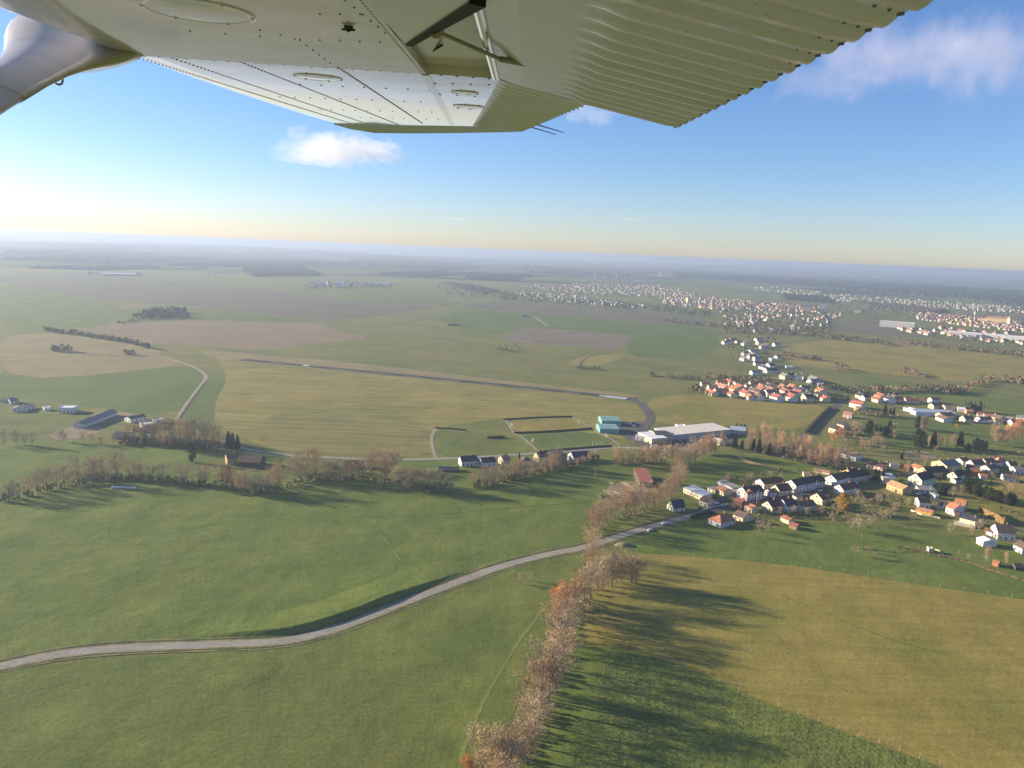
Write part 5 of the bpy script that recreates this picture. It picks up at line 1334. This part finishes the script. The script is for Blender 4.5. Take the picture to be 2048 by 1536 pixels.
# aileron beyond the flap
TI, TO = wspan(1176, 207, wF+.03), wspan(1041, 263, HT.y)
m = MB(); rings = []; NB = 26
print('AIL', TI, TO)
for k in range(NB*4+1):
    f = k/(NB*4); bead = .006*max(0, sin(2*pi*k/4))
    h_ = Vector((FC.x-.02, wF+.02, .002)).lerp(Vector((HT.x+.003, HT.y, HT.z+.003)), f); t_ = TI.lerp(TO, f)
    rings.append([h_, h_.lerp(t_, .12)+Vector((0, 0, -bead)), t_+Vector((bead*.8, 0, -bead)), t_+Vector((.002, 0, .006)), h_+Vector((0, 0, .09))])
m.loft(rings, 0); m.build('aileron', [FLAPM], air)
for f in (.62, .74):
    v = TI.lerp(TO, f); m = MB(); m.tube(v, v+Vector((.16, .05, -.03)), .0035, .002, 6); m.build('static_wick', [BLACKM], air)
# rivets: rows along the ribs, the spars and the panel seams
m = MB()
def dome(v, r, hgt=.0022):
    b = len(m.v); n = 6
    for i in range(n): m.v.append((v.x+r*cos(pi*i/3), v.y+r*sin(pi*i/3), v.z-.0002))
    for i in range(n): m.v.append((v.x+r*.6*cos(pi*i/3), v.y+r*.6*sin(pi*i/3), v.z-hgt))
    for i in range(n): m.f.append((b+i, b+n+i, b+n+(i+1) % n, b+(i+1) % n)); m.m.append(0)
    m.f.append(tuple(b+n+i for i in range(n))); m.m.append(0)
def rivets(p, q, step, r=.0058, outer=False):
    a, b = wout(*p), wout(*q)
    L = (b-a).length; n = max(2, int(L/step))
    for i in range(n+1):
        v = a.lerp(b, i/n)
        if v.y > A_.y: v.z += .003
        dome(v, r)
for p, q, st in [((722,0),(846,147),.026),((262,113),(700,247),.03),((345,118),(724,245),.035),((482,126),(797,250),.035),((676,136),(844,247),.035),((851,150),(904,250),.035),((1040,176),(948,250),.02),
                 ((262,112),(845,149),.05),((850,150),(1010,161),.05),((600,170),(860,182),.09),((560,195),(875,206),.09),((640,220),(890,226),.09),((700,236),(900,240),.09),((870,168),(1015,172),.07),((880,190),(985,196),.07),((890,216),(965,222),.06)]: rivets(p, q, st)
for p, q, st in [((600,79),(760,84),.06),((520,60),(600,80),.06),((640,28),(720,28),.05),((690,0),(770,65),.06),((600,80),(660,126),.07),((380,62),(590,78),.09)]: rivets(p, q, st, .0036)
m.build('rivets', [RIV], air)['kind'] = 'stuff'
# seams as narrow lap strips
def lap(p, q, wd, name, outer=False):
    a, b = wout(*p), wout(*q); d = (b-a).normalized(); s_ = Vector((-d.y, d.x, 0))*wd/2
    lo = [v+Vector((0, 0, -.0015)) for v in (a-s_, a+s_, b+s_, b-s_)]
    k = MB(); k.loft([lo, [v+Vector((0, 0, .012)) for v in lo]], 0); return k.build(name, [SKIN], air)
lap((718,-10),(846,147),.022,'lap_joint'); lap((851,150),(904,250),.03,'lap_joint',True)
# inspection plate, and discs shaped for reflections in the skin
def skin_disc(x, y, r, outer=False, rim=True):
    v = wout(x, y)
    k = MB(); N = 36; sl = Z1/(TL.y-A_.y) if outer else 0.0
    if outer: v.z += .003
    R_ = lambda rad, z: [(v.x+rad*cos(2*pi*i/N), v.y+rad*sin(2*pi*i/N), v.z+z+sl*rad*sin(2*pi*i/N)) for i in range(N)]
    k.loft([R_(r, .02), R_(r, -.002), R_(r*.97, -.0035), R_(r*.90, -.0035), R_(r*.88, -.0025), R_(r*.5, -.004), R_(r*.05, -.0045)], 0)
    for i in range(6):
        a = 2*pi*i/6+.3; k.tube((v.x+r*.93*cos(a), v.y+r*.93*sin(a), v.z-.003+sl*r*.93*sin(a)), (v.x+r*.93*cos(a), v.y+r*.93*sin(a), v.z-.006+sl*r*.93*sin(a)), .006, .004, 6)
    return k.build('plate_and_ripple', [SKIN_OUT if outer else SKIN], air, False)
skin_disc(396, 22, .145); skin_disc(636, 156, .10, True); skin_disc(930, 186, .06, True); skin_disc(938, 214, .085, True)  # the last three stand in for reflections in wrinkled skin
# drain fitting
v = wpix(697, 53); k = MB(); k.tube(v+Vector((0,0,.002)), v+Vector((0,0,-.004)), .014, .012, 14); k.tube(v+Vector((0,0,-.006)), v+Vector((0,0,-.014)), .005, .004, 8); k.tube(v+Vector((-.018,0,-.008)), v+Vector((.018,0,-.008)), .003, .003, 6); k.build('drain_fitting', [BLACKM], air)
# strut with its flared fairing and the tie-down ring
top_c = wpix(132, 98); d_in = Vector((STRUT_U, -1, -.58)).normalized()
def ring(t, hc, ht, lean=0.0):
    o = top_c+d_in*t; N = 24; out = []
    side = d_in.cross(Vector((1, 0, 0))).normalized()      # across the strut, roughly up
    ch = Vector((1, 0, 0)); ch = (ch-d_in*ch.dot(d_in)).normalized()
    for i in range(N):
        a = 2*pi*i/N
        ca = cos(a)
        out.append(o+ch*(hc*ca+lean)+side*(ht*sin(a)*(1 if ca < 0 else (1-.45*ca))))
    return out
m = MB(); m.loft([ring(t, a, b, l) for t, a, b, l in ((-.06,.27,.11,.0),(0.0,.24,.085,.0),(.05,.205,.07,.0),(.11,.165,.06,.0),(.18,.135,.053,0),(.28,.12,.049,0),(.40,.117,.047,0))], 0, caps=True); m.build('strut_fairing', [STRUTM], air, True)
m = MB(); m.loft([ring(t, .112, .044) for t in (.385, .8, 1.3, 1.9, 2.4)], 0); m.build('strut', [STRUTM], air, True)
o = wspan(117, 160, (top_c+d_in*RING_T).y); m = MB(); NN = 20
for i in range(NN):
    a0, a1 = 2*pi*i/NN, 2*pi*(i+1)/NN
    m.tube(o+Vector((cos(a0)*.015, 0, sin(a0)*.015)), o+Vector((cos(a1)*.015, 0, sin(a1)*.015)), .0035, .0035, 6, cap=False)
m.build('tie_down_ring', [STEEL], air, True)
# ================================================================ clouds
def cloud(x, y, dist, wpx, hpx, dens, label, seed, depth=.8, col=(1, 1, 1), flat=.5, scale=2.2, cut=.46):
    d = ray(x, y); d = d/hypot(d.x, d.y)
    c = EYE+d*dist
    k = dist*d.length/FPX
    w, h = wpx*k/2, hpx*k/2
    t = NT('cloud_vapour'); t.n.remove(t.b)
    pv = t.new('ShaderNodeVolumePrincipled'); pv.inputs['Color'].default_value = (*col, 1); pv.inputs['Anisotropy'].default_value = .1
    q = t.new('ShaderNodeTexCoord').outputs['Object']
    ln = t.new('ShaderNodeVectorMath', operation='LENGTH'); t.l.new(q, ln.inputs[0])
    n = t.new('ShaderNodeTexNoise'); n.inputs['Scale'].default_value = scale; n.inputs['Detail'].default_value = 7; n.inputs['Roughness'].default_value = .66
    mp = t.mapped(q, (1.0, 1.0, .45)); add = t.new('ShaderNodeVectorMath', operation='ADD'); t.l.new(mp, add.inputs[0]); add.inputs[1].default_value = (seed*3.7, seed*1.3, seed)
    t.l.new(add.outputs[0], n.inputs['Vector'])
    f = t.math('SUBTRACT', 1.0, ln.outputs['Value'])
    v = t.math('SUBTRACT', t.math('ADD', t.math('MULTIPLY', f, .65), t.math('MULTIPLY', n.outputs['Fac'], 1.5)), cut+.62)
    v = t.math('MAXIMUM', t.math('MULTIPLY', v, 4.0), 0.0)
    v = t.math('MULTIPLY', t.math('MINIMUM', v, 1.0), dens)
    t.l.new(v, pv.inputs['Density']); t.l.new(pv.outputs[0], t.n['Material Output'].inputs['Volume'])
    bm = bmesh.new(); bmesh.ops.create_icosphere(bm, subdivisions=4, radius=1.0)
    for vt in bm.verts:
        nn_ = noise.noise(vt.co*1.9+Vector((seed, 0, 0)))
        vt.co *= 1.0+.10*nn_
        if vt.co.z < 0: vt.co.z *= flat
    me = bpy.data.meshes.new('cloud'); bm.to_mesh(me); bm.free(); me.materials.append(t.mat)
    o = link('cloud', me); o.location = c; o.scale = (w, w*depth, h); o.rotation_euler = (0, 0, atan2(-d.x, d.y))
    tag(o, label, 'cloud', 'clouds in the sky', tuple(c), 'same')
    return o
cloud(668, 300, 8000, 320, 84, .0030, 'white puffy cloud just below the wing tip', 1, flat=.75, scale=2.4, cut=.36)
cloud(1960, 112, 5200, 330, 190, .0015, 'large soft cloud in the upper right corner', 2, flat=.9, col=(.88,.85,.95), cut=.38)
cloud(1780, 110, 5600, 330, 150, .0010, 'hazy lilac cloud left of the large right cloud', 3, flat=.9, col=(.86,.83,.95), cut=.36)
cloud(1650, 170, 6000, 260, 100, .0007, 'faint wisp of cloud right of the flap', 4, flat=.9, col=(.86,.83,.95), cut=.34)
cloud(1185, 228, 7000, 170, 66, .0010, 'small pale cloud between aileron and flap', 5, flat=.9, cut=.36)
for x, y, w_, h_, lb in ((1265,440,70,10,'thin grey cloud streak low over the town, leftmost of four'), (1541,443,36,9,'small grey cloud low above the horizon, second of four'), (1650,441,32,9,'small grey cloud low above the horizon, third of four'), (1704,440,22,9,'tiny grey cloud low above the horizon, rightmost of four'), (920,438,90,9,'very faint cloud streak above the middle of the horizon')):
    cloud(x, y, 24000, w_, h_, .0010, lb, x % 17, col=(.75, .75, .8), flat=1, cut=.36)

# ================================================================ small things
def at(x, y, name, rz=0.0):
    p = P(x, y); return empty(name, (p.x, p.y, .08), rz), tuple(p)
RUB = plain('tyre_rubber', (.02, .02, .02), .8, .1, 4, .2); WOODP = plain('pole_wood', (.32, .27, .2), .9, .2, 1, .1); WRAP = plain('bale_wrap', (.75, .76, .74), .35, .1, 1, .5)
HEDGE_M = foliage('hedge_leaves', (.055, .065, .03)); BEECH = foliage('beech_hedge', (.36, .24, .10)); CONC = plain('concrete', (.5, .49, .46), .9, .15, .5, .1)
CP = {k: plain(k+'_car_paint', c, .25, .05, 1, .5) for k, c in dict(white=(.8,.8,.8), silver=(.45,.46,.48), dark=(.04,.04,.05), red=(.45,.04,.03), blue=(.05,.12,.3)).items()}
CARM = {}
def car_meshes(c):
    if c not in CARM:
        b = MB(); pr = [(-2.1,.35),(-2.1,.85),(-1.75,.95),(-1.2,1.42),(.35,1.45),(1.05,.98),(2.0,.85),(2.12,.55),(2.12,.35)]
        b.loft([[(x, s*(.86 if z < 1.0 else .68), z) for x, z in pr] for s in (-1, 1)], 0)
        g = MB()
        for s in (-1, 1): g.poly([(-1.55, s*.80, 1.0), (.85, s*.80, 1.02), (.3, s*.71, 1.38), (-1.12, s*.71, 1.36)][::s])
        g.poly([(1.04,-.72,1.0),(1.04,.72,1.0),(.42,.62,1.43),(.42,-.62,1.43)]); g.poly([(-1.7,.72,1.0),(-1.7,-.72,1.0),(-1.24,-.62,1.38),(-1.24,.62,1.38)])
        w = MB(); w.tube((0,-.1,0),(0,.1,0),.33,.33,12)
        CARM[c] = (b.mesh('body', CP[c]), g.mesh('glass', GLASS), w.mesh('wheel', RUB))
    return CARM[c]
def car(x, y, rz, c, label):
    e, p = at(x, y, 'car', rz); b, g, w = car_meshes(c)
    link('body', b, e); link('glass', g, e)
    for xx in (-1.35, 1.35):
        for yy in (-.8, .8): o = link('wheel', w, e); o.location = (xx, yy, .33)
    tag(e, label, 'car', 'cars of the village and yard', p)
for x, y, rz, c, lb in [
 (1329,1048,.55,'white','white car on the country road near the village'), (1300,1062,.55,'silver','silver car driving on the country road'), (1640,983,.4,'white','white car on the village street'), (1585,992,.3,'dark','dark car parked on the village street'), (1712,968,.3,'white','white car at the bend of the street'),
 (1778,925,.2,'white','white car in the parking spot by the small red outbuilding'), (1785,928,.2,'silver','silver car in the parking spot by the small red outbuilding'), (1793,930,.2,'white','white car in the parking spot by the small red outbuilding'), (1800,934,.2,'dark','dark car in the parking spot by the small red outbuilding'),
 (1290,882,.1,'white','white car parked in the warehouse yard'), (1299,886,.1,'red','red car parked in the warehouse yard'), (1345,886,.1,'red','red car parked in the warehouse yard'), (1352,885,.1,'red','red car parked in the warehouse yard'), (1362,884,.1,'silver','silver car parked in the warehouse yard'), (1383,884,.1,'white','white car parked in the warehouse yard'), (1392,884,.1,'dark','dark car parked in the warehouse yard'), (1410,882,.1,'white','white car parked in the warehouse yard'), (1275,879,.1,'white','white car parked in the warehouse yard'), (1331,888,.1,'blue','blue car parked in the warehouse yard'), (1440,877,.1,'silver','silver car parked in the warehouse yard'),
 (1268,853,.1,'white','white car parked beside the near hangar'), (1400,1018,.6,'dark','dark car beside the hedge at the village entrance'), (1836,990,-.4,'white','white car on the lane by the white modern house'), (1432,1008,.5,'white','white car in front of the cream bungalow'), (1952,1046,-.4,'silver','silver car on the lane near the large white house'), (1696,838,.9,'white','white car on the road of the right hamlet')]: car(x, y, rz, c, lb)
# parked light aircraft
e, p = at(1256, 850, 'small_aeroplane', 2.2); m = MB()
m.loft([[(x, r*cos(a*pi/4), 1.3+r*sin(a*pi/4)) for a in range(8)] for x, r in ((2.6,.25),(2.0,.5),(.6,.62),(-1.5,.4),(-4.2,.12))]); m.build('fuselage', W['white'], e)
m = MB(); m.loft([[(.2,s*5.3,1.95),(1.5,s*5.3,1.95),(1.5,s*5.3,2.08),(.2,s*5.3,2.08)] for s in (-1, 1)]); m.build('wing', W['white'], e)
m = MB(); m.box(-4.4,-3.6,-1.6,1.6,1.3,1.38); m.build('tailplane', W['white'], e); m = MB(); m.poly([(-4.4,.04,1.4),(-3.3,.04,1.4),(-4.0,.04,2.6),(-4.5,.04,2.6)]); m.poly([(-4.5,-.04,2.6),(-4.0,-.04,2.6),(-3.3,-.04,1.4),(-4.4,-.04,1.4)]); m.build('fin', W['white'], e)
for xx, yy in ((1.6,0),(.1,1.1),(.1,-1.1)): m = MB(); m.tube((xx,yy-.08,.22),(xx,yy+.08,.22),.22,.22,10); m.tube((xx,yy,.25),(xx,yy*.5,1.0),.05,.05,5); m.build('wheel', RUB, e)
tag(e, 'small white aeroplane parked on the apron beside the hangar', 'aeroplane', None, p)
# football goals
def goal(x, y, rz, label):
    e, p = at(x, y, 'football_goal', rz); m = MB()
    for s in (-1, 1): m.tube((0, s*3.66, 0), (0, s*3.66, 2.44), .09, .09, 6)
    m.tube((0, -3.66, 2.44), (0, 3.66, 2.44), .09, .09, 6); m.build('frame', FRAME, e)
    m = MB()
    for s in (-1, 1): m.tube((0, s*3.6, 2.4), (1.6, s*3.6, 0), .035, .035, 4)
    for k in range(7): m.tube((0, -3.6+k*1.2, 2.4), (1.6, -3.6+k*1.2, .05), .02, .02, 3)
    for k in range(4): m.tube((.4*k+.2, -3.6, 2.1-.6*k), (.4*k+.2, 3.6, 2.1-.6*k), .02, .02, 3)
    m.build('net', FRAME, e); tag(e, label, 'goal', 'football goals', p)
goal(1024, 853, pi+.1, 'white goal at the left end of the upper pitch'); goal(1157, 845, .1, 'white goal at the right end of the upper pitch'); goal(1066, 884, pi+.1, 'white goal at the left end of the lower pitch'); goal(1212, 874, .1, 'white goal at the right end of the lower pitch')
# poles
def pole(x, y, h, label, cat, arm=True, group=None, mat=None):
    e, p = at(x, y, 'utility_pole' if cat == 'utility pole' else 'lamp_post', .4); m = MB(); m.tube((0,0,-.3), (0,0,h), .16, .11, 7); m.build('post', mat or WOODP, e)
    if arm:
        m = MB()
        if cat == 'utility pole': m.box(-1.1, 1.1, -.07, .07, h-.5, h-.36); [m.tube((q, 0, h-.36), (q, 0, h-.1), .06, .06, 5) for q in (-1, 0, 1)]
        else: m.tube((0,0,h-.1), (1.4,0,h+.15), .06, .05, 5); m.box(1.2, 1.9, -.14, .14, h+.1, h+.22)
        m.build('crossarm' if cat == 'utility pole' else 'lamp_head', mat or WOODP, e)
    tag(e, label, cat, group, p)
    return Vector((e.location.x, e.location.y, h-.1))
UP = 'utility poles in the pasture'
q1 = pole(1190, 960, 10.5, 'tall pole with crossarm in the pasture near the red roofed barn', 'utility pole', group=UP); q2 = pole(1018, 979, 9, 'pole in the shadow of the middle tree line', 'utility pole', group=UP)
q3 = pole(750, 1034, 7.5, 'small pole standing alone in the sunlit pasture', 'utility pole', group=UP); q4 = pole(219, 1079, 9, 'pole on the left side of the pasture', 'utility pole', group=UP); q5 = pole(530, 1022, 6, 'short pole left of the small pasture pole', 'utility pole', group=UP); q6 = pole(829, 1172, 5, 'thin post near the country road', 'utility pole', False, UP)
LP = 'lamp posts along the streets'
for x, y, lb in ((1513,1006,'pale lamp post at the street corner'), (1574,986,'lamp post before the dark roofed row'), (1631,984,'lamp post in front of the white street house'), (1859,993,'lamp post on the lane by the white modern house'), (1814,944,'lamp post by the orange roofed house'), (1238,864,'lamp post beside the near hangar'), (1480,870,'lamp post at the warehouse end')): pole(x, y, 9, lb, 'lamp post', True, LP, CONC)
for i, (x, y) in enumerate(((1185,890),(1193,890),(1200,889),(1206,889))): pole(x, y, 3.2, 'short white post along the lower pitch', 'lamp post', False, 'white posts along the pitch', FRAME)
# hedges
def hedge(pts, w_, h, mat, label, step=1.6):
    line = spline([P(x, y) for x, y in pts], step); m = MB(); r = random.Random(len(LABELS))
    o0 = line[0].copy()
    for q in line:
        for _ in range(int(10+h*6)):
            c = q-o0+Vector((r.uniform(-.5, .5)*w_, r.uniform(-.5, .5)*w_, r.uniform(.05, 1)*h))
            c.x += r.uniform(-1, 1)*step*.6
            twig(m, c, Vector((r.gauss(0, 1), r.gauss(0, 1), r.gauss(0, .7))).normalized(), r.uniform(.5, .9), r.uniform(.4, .7), r)
    nn = offsets(line)
    m.loft([[q-o0+n_*w_*.32+Vector((0,0,-.1)), q-o0+n_*w_*.30+Vector((0,0,h*.88)), q-o0-n_*w_*.30+Vector((0,0,h*.88)), q-o0-n_*w_*.32+Vector((0,0,-.1))] for q, n_ in zip(line, nn)])
    o = m.build('hedge', mat); o.location = o0; tag(o, label, 'hedge', None, tuple(o0))
hedge([(1008,840),(1070,836),(1143,834)], 1.3, 1.4, HEDGE_M, 'dark hedge along the back of the upper pitch'); hedge([(1030,867),(1100,864),(1184,858)], 1.5, 1.6, HEDGE_M, 'dark hedge between the two pitches')
hedge([(1080,904),(1150,898),(1222,893)], 1.3, 1.4, HEDGE_M, 'dark hedge between lower pitch and road'); hedge([(872,857),(900,859),(930,862)], 2, 1.5, HEDGE_M, 'low dark hedge at the rough corner')
hedge([(975,877),(1008,876)], 2.5, 2.2, HEDGE_M, 'short dark hedge left of the lower pitch'); hedge([(1960,1024),(1985,1036),(2010,1050)], 3.2, 5.0, BEECH, 'tall clipped russet hedge on the right')
hedge([(1383,1038),(1400,1031),(1425,1027)], 2, 2.0, HEDGE_M, 'dark clipped hedge at the village entrance')
hedge([(1612,868),(1636,840),(1660,817)], 3, 3.2, HEDGE_M, 'dark hedge along the left side of the hamlet road', 2.5); hedge([(1800,1096),(1860,1108),(1930,1124),(2010,1150),(2080,1170)], 1.6, 1.1, plain('weeds', (.16,.12,.07), .95), 'dark weedy strip along the field boundary', 2.5)
hedge([(1420,912),(1470,915),(1500,926),(1560,940)], 3, 1.8, plain('brush', (.25,.19,.11), .95), 'brown brush along the edge of the birch wood', 2.5)
# hay bales wrapped white, log stacks, containers
for x, y in ((226,977),(233,977),(241,977),(247,977),(255,978),(262,978),(269,978)):
    e, p = at(x, y, 'hay_bale', 0); m = MB(); m.tube((-.9,0,.75),(.9,0,.75),.8,.8,12); m.build('wrap', WRAP, e); tag(e, 'white wrapped bale in the row at the tree line', 'bale', 'white bales at the tree line', p)
for i in range(22):
    x, y = R.uniform(1205, 1300), R.uniform(966, 996)
    e, p = at(x, y, 'log', R.choice((-.9, -.9, .3))+R.gauss(0, .15)); m = MB(); L = R.uniform(4, 9); m.tube((-L/2,0,.4),(L/2,0,.4),.45,.35,7); m.build('bark', plain('log_bark', (.33,.25,.17), .9) if i == 0 else bpy.data.materials['log_bark'], e)
    tag(e, 'pale log lying in the yard below the red roofed barn', 'log', 'logs in the barn yard', p)
for x, y, c, lb in ((1318,889,'orange','orange container in front of the workshop'), (1326,888,'yellow','yellow container in front of the workshop'), (1336,886,'salmon','red container in front of the workshop'), (1366,878,'grey','grey container before the warehouse'), (1374,877,'grey','second grey container before the warehouse'), (1308,896,'grey','grey container at the yard edge')):
    e, p = at(x, y, 'container', .1); m = MB(); m.box(-3, 3, -1.25, 1.25, 0, 2.5); m.build('box', W[c], e)
    m = MB(); [m.box(-2.9+k*.6, -2.7+k*.6, -1.31, -1.253, .1, 2.4) for k in range(10)]; m.build('rib', W[c], e); tag(e, lb, 'container', 'containers in the yard', p)
# garden walls and sheds' fences
def low_wall(pts, h, mat, label):
    line = [P(x, y) for x, y in pts]; o0 = line[0].copy(); nn = offsets(line); m = MB()
    m.loft([[q-o0+n_*.2+Vector((0,0,-.2)), q-o0+n_*.2+Vector((0,0,h)), q-o0-n_*.2+Vector((0,0,h)), q-o0-n_*.2+Vector((0,0,-.2))] for q, n_ in zip(line, nn)])
    o = m.build('garden_wall', mat); o.location = o0; tag(o, label, 'wall', None, tuple(o0))
low_wall([(1822,1022),(1842,1030),(1880,1038)], 1.2, W['cream'], 'pale garden wall below the orange shed'); low_wall([(1404,1022),(1430,1014),(1456,1010)], 1.0, W['pale'], 'pale wall beside the village entrance road'); low_wall([(1870,1100),(1880,1103)], .8, W['cream'], 'short pale wall on the meadow edge'); low_wall([(1575,987),(1620,990)], .9, W['pale'], 'pale wall along the village street')

# field boundary posts, soil heap, meadow posts
fp = along([(1380,1337),(1500,1393),(1700,1467),(1900,1538)], 13)+along([(1470,1118),(1560,1126),(1800,1163),(2048,1198)], 12)
for x, y in fp:
    e, p = at(x, y, 'fence_post', R.uniform(0, 3)); m = MB(); m.tube((0,0,-.2), (R.uniform(-.1,.1),0,1.5), .11, .09, 6); m.build('stake', WOODP, e)
    m = MB(); m.tube((0,0,1.5), (0,0,1.62), .12, .06, 6); m.build('cap', FRAME, e)
    tag(e, 'pale fence post on the field boundary', 'fence post', 'fence posts between the fields', p)
e, p = at(1248, 1091, 'soil_heap'); m = MB(); rr_ = random.Random(4)
m.loft([[(r*cos(a*pi/7)*(1+.2*rr_.random())*1.7, r*sin(a*pi/7)*(1+.2*rr_.random()), z) for a in range(14)] for r, z in ((3.2,-.1),(2.4,.8),(1.3,1.5),(.4,1.8))]); m.build('earth', M_SOIL, e); tag(e, 'heap of earth beside the road and stream', 'earth heap', None, p)
# ================================================================ labels: look-alikes are told apart by their place among their kind
WORD = ['', 'second', 'third', 'fourth', 'fifth', 'sixth', 'seventh', 'eighth', 'ninth', 'tenth', 'eleventh', 'twelfth']
def nth(i):
    if i < 12: return WORD[i]
    n = i+1
    return '%d%s' % (n, 'th' if 10 <= n % 100 <= 20 else {1: 'st', 2: 'nd', 3: 'rd'}.get(n % 10, 'th'))
def finish_labels():
    bpy.context.view_layer.update()
    by = {}
    for o, lb, at, order in LABELS:
        if order != 'same': by.setdefault(lb, []).append((o, at, order))
    for lb, L in by.items():
        if len(L) == 1: continue
        order = L[0][2]
        L = sorted(L, key=lambda q: proj(q[1])[0] if order == 'x' else -proj(q[1])[1])
        n = len(L)
        for i, (o, at, _) in enumerate(L):
            if order == 'x':
                s = ('leftmost' if i == 0 else 'rightmost' if i == n-1 else nth(i)+' from the left' if i <= n//2 else nth(n-1-i)+' from the right')
            else:
                s = ('nearest' if i == 0 else 'farthest' if i == n-1 else nth(i)+' from the near end' if i <= n//2 else nth(n-1-i)+' from the far end')
            o['label'] = lb+', '+s
finish_labels()
# ================================================================ haze
hz = bpy.data.materials.new('haze_air'); hz.use_nodes = True
hn, hl = hz.node_tree.nodes, hz.node_tree.links
hn.remove(hn['Principled BSDF'])
pvn = hn.new('ShaderNodeVolumePrincipled')
pvn.inputs['Color'].default_value = (.43, .535, .71, 1)
pvn.inputs['Density'].default_value = HAZE_D
pvn.inputs['Anisotropy'].default_value = HAZE_G
hl.new(pvn.outputs[0], hn['Material Output'].inputs['Volume'])
mb = MB(); mb.box(-92000, 92000, -92000, 92000, -90, HAZE_TOP)
o = mb.build('haze', hz); o['kind'] = 'stuff'; o['label'] = 'thin bluish haze over the whole plain'; o['category'] = 'haze'
